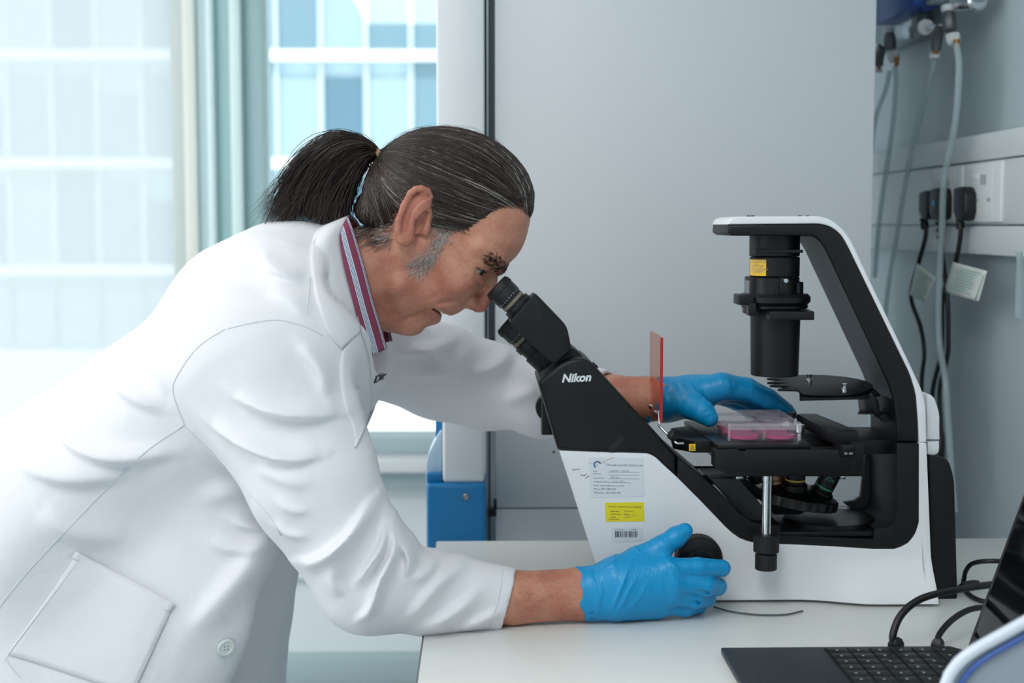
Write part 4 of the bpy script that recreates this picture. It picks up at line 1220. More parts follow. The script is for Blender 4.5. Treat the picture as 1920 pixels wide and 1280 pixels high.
def nape(n, lat_sign):
    reg = [(742, 372), (750, 400), (740, 440), (716, 450), (672, 434), (648, 408), (672, 385), (704, 340)]
    a = 640+rs.rand(n*4)*115; b = 335+rs.rand(n*4)*120
    k = poly_sd(a, b, reg) < 0; a, b = a[k][:n], b[k][:n]; n = len(a)
    o = H(850, 400); ax = (H(950, 400)-o)/100; bx_ = (H(850, 500)-o)/100
    p = o[None]+(a-850)[:, None]*ax+(b-400)[:, None]*bx_
    p[:, 1] = lat_sign*(60+rs.rand(n)*20)*U0
    p = project(p.astype(np.float32), 5.0, 6)
    tie = np.repeat(H(*TIE)[None], n, 0)+rs.normal(size=(n, 3))*3.2*U0
    K = 12; t = np.linspace(0, 1, K)[None, :, None]
    mid = (p+tie)/2; mid[:, 0] += 10*U0; mid[:, 1] += lat_sign*16*U0
    pts = (1-t)**2*p[:, None]+2*t*(1-t)*mid[:, None]+t*t*tie[:, None]
    g = np.repeat((5.5+rs.rand(n)*3.5)[:, None]*U0, K, 1)
    pp = project(pts.reshape(-1, 3).astype(np.float32), g.reshape(-1).astype(np.float32), 4).reshape(n, K, 3)
    pull = np.clip((t-0.7)/0.3, 0, 1)**1.5
    pts = pp*(1-pull)+tie[:, None]*pull
    tint = np.clip(rs.beta(1.6, 2.6, n)*0.8+rs.rand(n)*0.25*(b > 385), 0, 1)
    return strand_mesh(pts, (0.22+rs.rand(n)*0.2)*1e-3, tint)
def strays(n):
    V_, Q_, T_ = None, None, None
    a = 700+rs.rand(n)*270; K = 10; t = np.linspace(0, 1, K)[None, :]
    x0 = a[:, None]; ln = (40+rs.rand(n)*70)[:, None]
    o = H(850, 400); ax = (H(950, 400)-o)/100; bx_ = (H(850, 500)-o)/100
    px_ = x0-ln*t; c = rs.normal(size=n)[:, None]*38
    p = o[None, None]+(px_-850)[..., None]*ax+np.full_like(px_-850, -140)[..., None]*bx_
    p[..., 1] += c*U0
    g = ((4+(rs.rand(n)*9)[:, None]*np.sin(math.pi*t)**1.2+2)*U0)
    p = project(p.reshape(-1, 3).astype(np.float32), np.broadcast_to(g, (n, K)).reshape(-1).astype(np.float32), 7).reshape(n, K, 3)
    return strand_mesh(p, np.full(n, 0.00012), np.clip(rs.rand(n)*0.6, 0, 1), 0.1)
def tail(n):
    s = rs.rand(n)**0.85
    L = lambda A, B: np.array(A)[None]*(1-s[:, None])+np.array(B)[None]*s[:, None]
    p0 = np.repeat(np.array(TIE[:2], float)[None], n, 0)+rs.normal(size=(n, 2))*2.5
    c1 = L((668, 224), (688, 286))+rs.normal(size=(n, 2))*6
    c2 = L((556, 238), (650, 350))+rs.normal(size=(n, 2))*13
    e = L((516, 410), (634, 420))+rs.normal(size=(n, 2))*14
    e[:, 1] += 14*np.sin(s*9)
    # a curl at the very end on the outer strands
    lat = rs.normal(size=n)*19
    K = 16; t = np.linspace(0, 1, K)[None, :, None]
    p = (1-t)**3*p0[:, None]+3*t*(1-t)**2*c1[:, None]+3*t*t*(1-t)*c2[:, None]+t**3*e[:, None]
    flick = np.clip((t-0.75)/0.25, 0, 1)**2*(rs.rand(n)[:, None, None]*np.array([-30.0, -10.0])[None, None])*(s < 0.45)[:, None, None]
    p = p+flick+np.sin(t*9+rs.rand(n)[:, None, None]*6)*t*2.6
    latk = lat[:, None]*np.sin(np.clip(t[..., 0]*1.25, 0, 1)*math.pi*0.62)*1.25
    o = H(850, 400); ax = (H(950, 400)-o)/100; bx_ = (H(850, 500)-o)/100
    pts = o[None, None]+(p[..., :1]-850)*ax+(p[..., 1:]-400)*bx_
    pts[..., 1] += latk*U0
    tint = np.clip(rs.beta(1.7, 2.7, n)*0.85, 0, 1)
    return strand_mesh(pts, (0.24+rs.rand(n)*0.22)*1e-3, tint, 0.12)
def tufts(n, region, direction, length, tint, g=-1.0, r=0.26, lat_sign=-1, spread=0.35, surf=None):
    """short hairs on the skin inside a picture polygon"""
    A_ = np.array(region); lo, hi = A_.min(0), A_.max(0)
    a = lo[0]-5+rs.rand(n*5)*(hi[0]-lo[0]+10); b = lo[1]-5+rs.rand(n*5)*(hi[1]-lo[1]+10)
    k = poly_sd(a, b, region) < rs.normal(size=n*5)*4; a, b = a[k][:n], b[k][:n]; n = len(a)
    roots = []
    bv = surf
    out = []
    for i in range(n):
        q = H(a[i], b[i], 0)
        hit = bv.ray_cast(Vector((q[0], 0.4*lat_sign, q[2])), Vector((0, -lat_sign, 0)))
        if hit[0] is None: continue
        p0 = hit[0]; nn = hit[1]
        ang = math.atan2(direction[1], direction[0])+rs.normal()*spread
        d = Vector((math.cos(ang), 0, -math.sin(ang)))
        d = (d-nn*d.dot(nn)).normalized()
        l = length*(0.5+rs.rand()*0.8)*U0
        side_ = nn.cross(d)*rs.normal()*0.18
        pts = [p0-nn*0.0004, p0+d*l*0.35+nn*l*0.14, p0+d*l*0.7+nn*l*0.18+side_*l*0.5, p0+d*l+nn*l*0.12+side_*l]
        out.append([tuple(x) for x in pts])
    P_ = np.array(out); n = len(P_)
    tn = np.clip(tint[0]+(tint[1]-tint[0])*rs.rand(n), 0, 1)
    return strand_mesh(P_, np.full(n, r*1e-3)*(0.7+0.6*rs.rand(n)), tn, 0.1)
def build_hair(bv):
    V, Q = sdf_arrays(hair_cap_f, H(640, 460)-A3((0, 0.12, 0)), H(1030, 215)+A3((0, 0.12, 0)), 0.0022)
    V = relax(V, Q, 1)
    a, b = to_px(V.astype(np.float32))
    cap = (V, Q, np.full(len(V), 0.22)+0.2*np.exp(-np.abs(poly_sd(a, b, HAIRLINE))/16))
    core = lambda q: d_chain(q, [H(700, 283), H(662, 292), H(622, 322), H(595, 365), H(585, 392)], [8*U0, 20*U0, 26*U0, 27*U0, 18*U0], 10*U0)
    Vc, Qc = sdf_arrays(core, H(520, 440)-A3((0, 0.04, 0)), H(720, 240)+A3((0, 0.04, 0)), 0.004)
    parts = [cap, (Vc, Qc, np.full(len(Vc), 0.15)), combed(6500, -1), combed(2200, 1), nape(1500, -1), nape(500, 1), tail(4600), strays(150)]
    parts.append(tufts(520, [(824, 396), (846, 420), (850, 445), (822, 480), (796, 512), (776, 506), (782, 486), (806, 470), (818, 440)], (-0.62, 0.78), 19, (0.8, 1.0), surf=bv, r=0.21, spread=0.45))
    parts.append(tufts(950, [(744, 376), (752, 400), (744, 440), (742, 458), (712, 460), (680, 446), (652, 418), (690, 396)], (-0.92, 0.2), 21, (0.42, 0.95), surf=bv, r=0.19, spread=0.4))
    parts.append(tufts(150, [(812, 374), (840, 404), (862, 424), (880, 438), (850, 440), (828, 412)], (-0.55, -0.8), 14, (0.4, 0.9), surf=bv))
    hr = hair_object('hair', parts, M_hair, pe)
    for sg in (-1, 1):
        eb = [tufts(300, [(918, 480), (930, 482), (945, 498), (947, 514), (938, 514), (928, 500), (914, 490)], (-0.45, -0.9), 10, (0.0, 0.46), surf=bv, r=0.26, lat_sign=sg, spread=0.25)]
        hair_object('eyebrow', eb, M_hair, pe)
    # tan hair tie
    tr = []
    ax = Vector((0.80, 0, 0.60)).normalized(); d, u, v = frame_of(ax); c = Vector(H(*TIE))
    for k in range(25):
        t_ = 2*math.pi*k/24; tr.append(c+(u*math.cos(t_)+v*math.sin(t_))*12.5*U0)
    for off in (-2.6, 0, 2.6):
        tube('hair_tie', [q+ax*off*U0 for q in tr], 3.0*U0, mat('tie_tan', (196, 156, 120), 0.6), pe, n=8, sub=2)

# ------------------------------------------------------------------ body below the neck, clothes
def W(px, py, Y): 
    p = P(px, py, Y); return np.array((p.x, p.y, p.z), np.float32)
def coneW(q, A, B, ra, rb, ys=1.0):
    """round cone between picture points at their own depths; radii in pixels there; ys<1 widens sideways"""
    a, b = W(*A), W(*B); r0, r1 = ra*S(A[2]), rb*S(B[2])
    if ys != 1.0:
        m = (a[1]+b[1])/2
        sc_ = A3((1, ys, 1)); off = A3((0, m*(1-ys), 0))
        return d_cone(q*sc_+off, a*sc_+off, b*sc_+off, r0, r1)/max(ys, 1.0)
    return d_cone(q, a, b, r0, r1)
def chainW(q, pts, rs_, k=0.0, ys=1.0):
    d = None
    for i in range(len(pts)-1):
        e = coneW(q, pts[i], pts[i+1], rs_[i], rs_[i+1], ys)
        d = e if d is None else (smin(d, e, k*S(pts[i][2])) if k > 0 else np.minimum(d, e))
    return d
NEAR_ARM = [(470, 690, -0.175), (590, 900, -0.215), (690, 1085, -0.205), (812, 1114, -0.165), (960, 1124, -0.150)]
FAR_ARM = [(680, 655, 0.17), (820, 693, 0.21), (920, 727, 0.21), (1015, 752, 0.16), (1150, 748, 0.085)]
def body_low_f(q):
    d = coneW(q, (610, 570, 0), (560, 640, 0), 92, 100, 0.8)
    d = smin(d, coneW(q, (535, 655, 0), (160, 945, 0), 130, 130, 0.68), 0.03)
    for arm, rs_ in ((NEAR_ARM, [80, 72, 58, 50, 46]), (FAR_ARM, [66, 62, 56, 46, 34])):
        d = smin(d, chainW(q, arm, rs_, 8), 0.03)
    for sy_ in (-1, 1):
        hip = A3((-0.53, 0.02+0.09*sy_, 0.96)); kn = A3((-0.56+0.02*sy_, 0.02+0.11*sy_, 0.52)); an = A3((-0.66-0.06*sy_, 0.02+0.11*sy_, 0.10)); toe = A3((-0.52-0.06*sy_, 0.02+0.12*sy_, 0.055))
        d = smin(d, d_chain(q, [hip, kn, an], [0.07, 0.056, 0.04], 0.02), 0.04)
        d = smin(d, d_cone(q, an-A3((0.02, 0, 0.05)), toe, 0.034, 0.028), 0.02)
    return d
def forearm_near_f(q):
    d = chainW(q, [(800, 1112, -0.165), (960, 1120, -0.150), (1090, 1113, -0.140), (1150, 1104, -0.140)], [52, 50.5, 49, 40], 10, 1.25)
    x, z = q[:, 0], q[:, 2]
    for a, b, c in (((985, 1135), (1030, 1110), (1085, 1120)), ((1000, 1092), (1045, 1098), (1090, 1088))):
        pts = [tuple(W(*p_, -0.17)[[0, 2]]) for p_ in (a, b, c)]
        dd, tt, _ = poly_dist(x, z, pts)
        d = d-0.0014*np.exp(-(dd/0.004)**2)*np.sin(math.pi*np.clip(tt, 0.02, 0.98))
    return d
def forearm_far_f(q):
    return chainW(q, [(1015, 752, 0.16), (1150, 746, 0.09), (1215, 748, 0.072), (1262, 748, 0.06)], [46, 43, 42, 36], 8)

# folds: (polyline in the picture, depth of the cloth there, height m, width px on either side)
FOLDS_ARM = [
    ([(430, 742), (500, 768), (560, 778), (640, 782)], -0.27, 0.013, 24, 8),
    ([(380, 800), (455, 835), (540, 858), (612, 850)], -0.27, 0.013, 26, 8),
    ([(560, 640), (600, 690), (616, 745)], -0.24, 0.008, 20, 14),
    ([(470, 880), (540, 905), (590, 905)], -0.29, 0.005, 22, 18),
    ([(697, 940), (650, 1005), (588, 1052), (552, 1062)], -0.27, 0.016, 24, 8),
    ([(720, 985), (716, 1020), (690, 1062), (664, 1098)], -0.27, 0.013, 15, 7),
    ([(735, 985), (738, 1030), (712, 1085), (694, 1140), (670, 1166)], -0.26, 0.016, 16, 8),
    ([(752, 1000), (768, 1040), (762, 1075)], -0.23, 0.010, 13, 8),
    ([(640, 1040), (620, 1090), (640, 1130)], -0.28, 0.007, 22, 22),
    ([(905, 1098), (850, 1140), (790, 1170)], -0.19, 0.009, 24, 12),
    ([(880, 1058), (830, 1080), (790, 1120), (765, 1150)], -0.20, 0.008, 22, 13),
    ([(940, 1140), (900, 1158), (862, 1175)], -0.18, 0.006, 16, 10),
    ([(820, 1048), (800, 1062), (772, 1066)], -0.20, 0.005, 14, 12),
    ([(505, 985), (540, 1008), (575, 1010)], -0.28, 0.005, 12, 10),
    ([(515, 940), (548, 958), (580, 958)], -0.28, 0.004, 12, 10),
]
FOLDS_BODY = [
    ([(70, 792), (140, 836), (235, 858), (335, 846)], -0.20, 0.009, 28, 14),
    ([(0, 860), (60, 885), (150, 900), (240, 890)], -0.22, 0.007, 34, 20),
    ([(180, 700), (250, 742), (320, 765)], -0.19, 0.006, 28, 16),
    ([(255, 640), (300, 690), (330, 740)], -0.19, 0.006, 30, 22),
    ([(480, 470), (520, 500), (580, 520)], -0.13, 0.007, 22, 12),
    ([(505, 540), (560, 560), (588, 590)], -0.16, 0.006, 22, 12),
    ([(350, 560), (420, 560), (500, 590)], -0.17, 0.006, 34, 24),
    ([(420, 985), (470, 1000), (520, 995)], -0.20, 0.007, 14, 12),
    ([(380, 1020), (440, 1040), (510, 1020)], -0.20, 0.006, 20, 18),
    ([(520, 1010), (470, 1060), (400, 1140), (345, 1200)], -0.22, 0.009, 40, 26),
    ([(350, 960), (440, 930), (500, 930)], -0.22, 0.005, 30, 26),
    ([(60, 960), (130, 1010), (220, 1030)], -0.24, 0.005, 40, 30),
]
FOLDS_FAR = [
    ([(730, 660), (800, 660), (860, 640)], 0.13, 0.007, 16, 9),
    ([(770, 640), (815, 668), (850, 705)], 0.13, 0.006, 14, 10),
    ([(880, 705), (930, 690), (960, 660)], 0.13, 0.007, 18, 14),
    ([(940, 760), (985, 740), (1010, 730)], 0.10, 0.006, 20, 16),
    ([(760, 700), (840, 700), (880, 660)], 0.13, 0.006, 24, 14),
]
def folds(q, lst, ylim, soft=0.03):
    x, z = q[:, 0], q[:, 2]; h = np.zeros(len(q), np.float32)
    for pts, Y, amp, w1, w2 in lst:
        pw = [tuple(W(v_.x, v_.y, Y)[[0, 2]]) for v_ in catmull([Vector((*p_, 0)) for p_ in pts], 4)]
        m_ = 2.2*max(w1, w2)*S(Y); xs_, zs_ = [p_[0] for p_ in pw], [p_[1] for p_ in pw]
        k = np.nonzero((q[:, 1] < ylim) & (x > min(xs_)-m_) & (x < max(xs_)+m_) & (z > min(zs_)-m_) & (z < max(zs_)+m_))[0]
        if not len(k): continue
        dd, tt, sd = poly_dist(x[k], z[k], pw)
        # width changes smoothly from one flank to the other
        w = (0.5*(w1+w2)+0.5*(w1-w2)*np.tanh(sd*dd/(0.25*(w1+w2)*S(Y))))*S(Y)*0.8
        h[k] += (1.5*amp*np.exp(-(dd/w)**2)*np.sin(math.pi*np.clip(tt, 0.03, 0.97))**0.8).astype(np.float32)
    return h*np.clip((ylim-q[:, 1])/soft, 0, 1)
def drape(q, amp=0.0022):
    x, y, z = q[:, 0]*26, q[:, 1]*26, q[:, 2]*26
    return amp*(np.sin(x*1.0+1.7*np.sin(z*0.6+y))+np.sin(z*0.83-x*0.55+1.3*np.sin(y*0.9+x*0.3)))
CUFF_N = A3((0.974, 0.0, -0.228))
def coat_f(q):
    # trunk
    d = coneW(q, (548, 640, 0), (130, 960, 0), 200, 196, 0.66)
    d = smin(d, coneW(q, (545, 560, 0), (480, 600, 0), 142, 150, 0.72), 0.05)
    for sy_ in (-1, 1):
        d = smin(d, coneW(q, (596, 575, 0.05*sy_), (560, 640, 0.165*sy_), 84, 92), 0.04)
    # hanging fronts
    d = smin(d, coneW(q, (545, 800, -0.05), (430, 950, -0.08), 112, 120), 0.03)
    d = smin(d, chainW(q, [(425, 945, -0.125), (285, 1150, -0.15), (130, 1480, -0.16)], [118, 165, 225], 20, 2.2), 0.03)
    fr = chainW(q, [(560, 800, 0.07), (470, 950, 0.10), (440, 1150, 0.11), (425, 1480, 0.12)], [110, 105, 100, 120], 20)
    d = smin(d, fr, 0.012)
    d = smin(d, coneW(q, (130, 960, 0), (40, 1480, 0), 196, 240, 0.70), 0.06)
    # skirt ends well below the frame
    d = smax(d, (0.52-q[:, 2]), 0.01)
    d = d-folds(q, FOLDS_BODY, -0.05)
    # opening for neck and throat
    d = smax(d, -coneW(q, (790, 440, 0), (652, 566, 0), 97, 100, 0.44), 0.012)
    d = smax(d, -coneW(q, (700, 588, 0), (805, 640, 0), 80, 96, 0.46), 0.012)
    # near sleeve
    sl = chainW(q, NEAR_ARM, [150, 120, 99, 73, 63], 24, 1.12)
    sl = smin(sl, coneW(q, (528, 690, -0.185), (606, 860, -0.205), 108, 84), 0.03)
    sl = sl-folds(q, FOLDS_ARM, -0.13)
    c = W(956, 1124, -0.150)
    sl = smax(sl, (q-c) @ CUFF_N, 0.003)
    sl = smax(sl, -coneW(q, (880, 1118, -0.155), (1010, 1122, -0.147), 50, 51, 1.25), 0.002)
    d = smin(d, sl, 0.014)
    # far sleeve
    fs = chainW(q, FAR_ARM, [92, 84, 77, 66, 54], 24, 1.0)
    fs = fs-folds(q, FOLDS_FAR, 0.20)
    ce = W(1140, 746, 0.09)
    nn = W(1150, 746, 0.085)-W(1015, 752, 0.16); nn /= np.linalg.norm(nn)
    fs = smax(fs, (q-ce) @ nn, 0.003)
    fs = smax(fs, -coneW(q, (1090, 749, 0.118), (1200, 745, 0.06), 48, 50), 0.002)
    d = smin(d, fs, 0.016)
    return d+drape(q)
def cloth_mat(name, color, weave=2600):
    m = mat(name, color, 0.8); nt = m.node_tree; b = nt.nodes['Principled BSDF']
    tc = nt.nodes.new('ShaderNodeTexCoord')
    n1 = nt.nodes.new('ShaderNodeTexNoise'); n1.inputs['Scale'].default_value = 9; n1.inputs['Detail'].default_value = 3; n1.inputs['Distortion'].default_value = 1.2
    n2 = nt.nodes.new('ShaderNodeTexNoise'); n2.inputs['Scale'].default_value = 700
    b1 = nt.nodes.new('ShaderNodeBump'); b1.inputs['Strength'].default_value = 0.30; b1.inputs['Distance'].default_value = 0.012
    b2 = nt.nodes.new('ShaderNodeBump'); b2.inputs['Strength'].default_value = 0.12; b2.inputs['Distance'].default_value = 0.0006
    for n in (n1, n2): nt.links.new(tc.outputs['Object'], n.inputs['Vector'])
    nt.links.new(n1.outputs['Fac'], b1.inputs['Height']); nt.links.new(n2.outputs['Fac'], b2.inputs['Height'])
    nt.links.new(b1.outputs['Normal'], b2.inputs['Normal']); nt.links.new(b2.outputs['Normal'], b.inputs['Normal'])
    return m
M_coat = cloth_mat('coat_cotton', (230, 230, 234))
M_coat2 = cloth_mat('coat_collar_cotton', (230, 230, 234))
M_thread = mat('seam_thread', (210, 212, 222), 0.8)

# ---- body mesh (one object)
body_parts = [sdf_arrays(head_f, HLO, HHI, 0.0016), sdf_arrays(body_low_f, (-0.95, -0.34, 0.0), (0.30, 0.36, 1.36), 0.010),
              sdf_arrays(forearm_near_f, W(790, 1190, -0.16)-A3((0, 0.09, 0)), W(1200, 1040, -0.14)+A3((0, 0.09, 0)), 0.0025),
              sdf_arrays(forearm_far_f, W(1000, 820, 0.1)-A3((0, 0.09, 0.0)), W(1300, 690, 0.1)+A3((0, 0.12, 0)), 0.0025)]
Vs, Qs, o_ = [], [], 0
for V, Q in body_parts:
    Vs.append(relax(V, Q, 1)); Qs.append(Q+o_); o_ += len(V)
bmesh_me = np_mesh(np.concatenate(Vs), np.concatenate(Qs))
def pigment(V):                         # lips, nose, ears and cheeks are redder
    q = V.astype(np.float32).copy(); q[:, 1] = np.abs(q[:, 1]); u = U0
    g = lambda d, r: np.exp(-(np.maximum(d, 0)/(r*u))**2)
    v = 0.75*g(chainH(q, [(849, 584, 0), (843, 581, 18), (822, 570, 42)], [3, 3, 2]), 4.5)
    v = np.maximum(v, 0.75*g(chainH(q, [(821, 596, 0), (819, 591, 18), (808, 579, 41)], [4, 4, 2]), 5.5))
    v = np.maximum(v, 0.42*g(d_sphere(q, H(898, 571, 0), 8*u), 18))
    v = np.maximum(v, 0.30*g(d_sphere(q, H(780, 405, 110), 20*u), 30))
    v = np.maximum(v, 0.22*g(d_sphere(q, H(848, 535, 60), 10*u), 36))
    v = np.maximum(v, 0.30*g(d_sphere(q, H(898, 520, 58), 6*u), 9))
    return v*(q[:, 2] > H(0, 660)[2])
pg = bmesh_me.attributes.new('pigment', 'FLOAT', 'POINT'); pg.data.foreach_set('value', pigment(np.concatenate(Vs)).astype(np.float32))
body = obj('body', bmesh_me, M_skin, pe, 180)
def bvh_of(me):
    b_ = bmesh.new(); b_.from_mesh(me); t_ = BVHTree.FromBMesh(b_); b_.free(); return t_
BV_body = bvh_of(bmesh_me)
build_face_bits(body)
build_hair(BV_body)

# ---- coat
coat_me = sdf_mesh(coat_f, (-1.0, -0.40, 0.50), (0.28, 0.40, 1.40), 0.0030, 1)
coat = obj('lab_coat', coat_me, M_coat, pe, 180)
BV_coat = bvh_of(coat_me)
def on_coat(px, py, lift=0.0, Yd=-0.1):
    d = ray(px, py); d.normalize()
    h = BV_coat.ray_cast(CAMP, d)
    if h[0] is None: return P(px, py, Yd), Vector((0, -1, 0))
    return h[0]+h[1]*lift, h[1]
def seam(pts, r=0.0006, lift=0.0002, n=10, name='seam'):
    p2 = catmull([Vector((*p_, 0)) for p_ in pts], 6)
    tube(name, [on_coat(p_.x, p_.y, lift)[0] for p_ in p2], r, M_thread, coat, n=6, sub=2)
seam([(344, 797), (260, 858), (141, 977), (42, 1083), (-10, 1150)])
seam([(422, 617), (372, 650), (335, 700), (325, 735), (346, 797)])
seam([(425, 617), (470, 606), (520, 600), (570, 612), (606, 630)])
seam([(346, 797), (420, 870), (500, 960), (528, 1004)], 0.0005)
seam([(943, 1068), (934, 1125), (916, 1180)], 0.0005)
seam([(575, 590), (578, 560), (582, 520)], 0.0006)
# pocket patch
def patch(name, corners, nu, nv, lift, m, parent, bulge=0.0, thick=0.002):
    rows = []
    for j in range(nv+1):
        v = j/nv; row = []
        for i in range(nu+1):
            u = i/nu
            p_ = [(corners[0][k]*(1-u)+corners[1][k]*u)*(1-v)+(corners[3][k]*(1-u)+corners[2][k]*u)*v for k in (0, 1)]
            h, n_ = on_coat(p_[0], p_[1], lift+bulge*math.sin(math.pi*u)*(1-v)**2)
            row.append(h)
        rows.append(row)
    o = obj(name, grid_mesh(rows), m, parent, 60); solidify(o, thick)
    return o
pk = patch('pocket', [(146, 1033), (326, 1133), (250, 1300), (16, 1225)], 22, 18, 0.0018, M_coat, coat, 0.006)
patch('pocket_hem', [(142, 1030), (330, 1133), (318, 1148), (134, 1044)], 20, 3, 0.0032, M_coat2, pk, 0.0055, 0.0010)
seam([(150, 1045), (24, 1216), (18, 1240), (40, 1270)], 0.0005, 0.0030)
seam([(318, 1148), (252, 1290)], 0.0005, 0.0032)
# button
bp_, bn = on_coat(422, 1212, 0.001)
bt = lathe('button', bp_, bn, [(0.0100, 0), (0.0104, 0.001), (0.0100, 0.0028), (0.0078, 0.0030), (0.0072, 0.0022), (0.002, 0.0022)], mat('button_white', (226, 230, 226), 0.3), coat, n=32)
d_, u_, v_ = frame_of(bn)
for k in range(4):
    a = math.pi/4+k*math.pi/2
    lathe('button_hole', bp_+(u_*math.cos(a)+v_*math.sin(a))*0.0028+bn*0.0022, bn, [(0.0008, 0), (0.0008, 0.0003)], mat('button_hole', (120, 124, 124), 0.6), bt, n=8)

# collars: strips running from the back of the neck down to the front
def strip(name, st, m, parent, nu=8, sub=6, roll=0.006, thick=0.003, drape_on=None, lift=0.004, mirror=False):
    inn = catmull([Vector(s_[0]) for s_ in st], sub); out = catmull([Vector(s_[1]) for s_ in st], sub)
    rows = []
    for a, b in zip(inn, out):
        row = []
        for i in range(nu+1):
            t_ = i/nu; p_ = a*(1-t_)+b*t_
            Y = p_.z-roll*math.sin(math.pi*t_)
            w_ = P(p_.x, p_.y, Y)
            if drape_on is not None:
                d = ray(p_.x, p_.y).normalized(); h = drape_on.ray_cast(CAMP, d)
                if h[0] is not None and h[0].y-lift < w_.y: w_ = h[0]-d*(lift*(1-0.75*t_))
            if mirror: w_ = Vector((w_.x, -w_.y, w_.z))
            row.append(w_)
        rows.append(row)
    rows = list(map(list, zip(*rows)))            # rows across, u along
    o = obj(name, grid_mesh(rows), m, parent, 80); solidify(o, thick)
    return o
COLLAR = [((657, 404, 0.0), (604, 424, 0.0)), ((650, 410, -0.04), (592, 436, -0.06)), ((636, 442, -0.070), (583, 472, -0.105)),
          ((642, 490, -0.086), (586, 525, -0.125)), ((656, 545, -0.094), (596, 572, -0.135)), ((672, 600, -0.094), (614, 622, -0.135)), ((676, 620, -0.092), (640, 654, -0.128))]
LAPEL = [((675, 618, -0.094), (642, 657, -0.122)), ((689, 660, -0.088), (638, 690, -0.126)), ((695, 705, -0.080), (640, 732, -0.126)),
         ((697, 748, -0.066), (648, 772, -0.12)), ((688, 790, -0.055), (664, 808, -0.10)), ((668, 836, -0.05), (664, 838, -0.07))]
for mir in (False, True):
    strip('coat_collar', COLLAR, M_coat2, coat, 10, 6, 0.010, 0.0028, None if mir else BV_coat, 0.006, mir)
    strip('lapel', LAPEL, M_coat2, coat, 8, 6, 0.004, 0.0018, None if mir else BV_coat, 0.005, mir)
# dark notch under the collar point
# shirt
def shirt_mat():
    m = bpy.data.materials.new('striped_shirt'); m.use_nodes = True; nt = m.node_tree; b = nt.nodes['Principled BSDF']; b.inputs['Roughness'].default_value = 0.75
    uv = nt.nodes.new('ShaderNodeUVMap'); sp = nt.nodes.new('ShaderNodeSeparateXYZ'); r = nt.nodes.new('ShaderNodeValToRGB')
    r.color_ramp.interpolation = 'CONSTANT'
    mar, whi, blu = (138, 62, 90), (222, 222, 230), (86, 128, 168)
    stops = [(0, mar), (0.03, whi), (0.06, blu), (0.10, whi), (0.13, mar), (0.48, whi), (0.53, blu), (0.565, whi), (0.60, blu), (0.635, whi), (0.67, blu), (0.705, whi), (0.75, mar)]
    while len(r.color_ramp.elements) < len(stops): r.color_ramp.elements.new(0.5)
    for el, (p_, c) in zip(r.color_ramp.elements, stops): el.position = p_; el.color = (*lin(c), 1)
    nt.links.new(uv.outputs['UV'], sp.inputs[0]); nt.links.new(sp.outputs['Y'], r.inputs['Fac']); nt.links.new(r.outputs['Color'], b.inputs['Base Color'])
    return m
M_shirt = shirt_mat()
M_shirtp = mat('shirt_maroon', (132, 62, 88), 0.8)
def shirt_f(q):
    d = coneW(q, (540, 645, 0), (300, 830, 0), 170, 170, 0.70)
    d = smin(d, coneW(q, (650, 545, 0), (600, 590, 0), 100, 120, 0.95), 0.03)
    d = smax(d, -coneW(q, (790, 440, 0), (655, 560, 0), 96, 98, 0.56), 0.006)
    d = smax(d, -coneW(q, (706, 590, 0), (805, 660, 0), 80, 100, 0.55), 0.01)
    return d
shirt = sdf_obj('shirt', shirt_f, (-0.55, -0.24, 1.0), (0.0, 0.24, 1.38), 0.007, M_shirtp, pe, 1)
SHIRTC = [((651, 402, 0.0), (632, 424, 0.0)), ((655, 411, -0.048), (633, 438, -0.062)), ((668, 450, -0.064), (637, 468, -0.080)), ((683, 502, -0.071), (649, 515, -0.092)),
          ((698, 560, -0.070), (666, 580, -0.098)), ((712, 606, -0.062), (680, 632, -0.096)), ((725, 653, -0.052), (691, 670, -0.092))]
for mir in (False, True):
    strip('shirt_collar', SHIRTC, M_shirt, shirt, 10, 8, 0.003, 0.0016, None, 0.003, mir)
# embroidered name on the far front, partly turned away
em = text_mesh('embroidery', 'Dir', (0, 0, 0), (1, 0, 0), (0, 1, 0), 1.0, mat('embroidery_thread', (24, 34, 60), 0.7), coat, shear=0.4, bold=0.03, depth=0.0)
bm_ = bmesh.new(); bm_.from_mesh(em.data)
bmesh.ops.subdivide_edges(bm_, edges=[e_ for e_ in bm_.edges if e_.calc_length() > 0.15], cuts=2)
for v in bm_.verts:                                # laid on the cloth of the far front
    a_, b_ = v.co.x*17.0, v.co.y*17.0
    v.co = on_coat(699+a_*0.93-b_*0.0, 718-a_*0.36-b_*0.95, 0.0012)[0]
bm_.to_mesh(em.data); bm_.free()

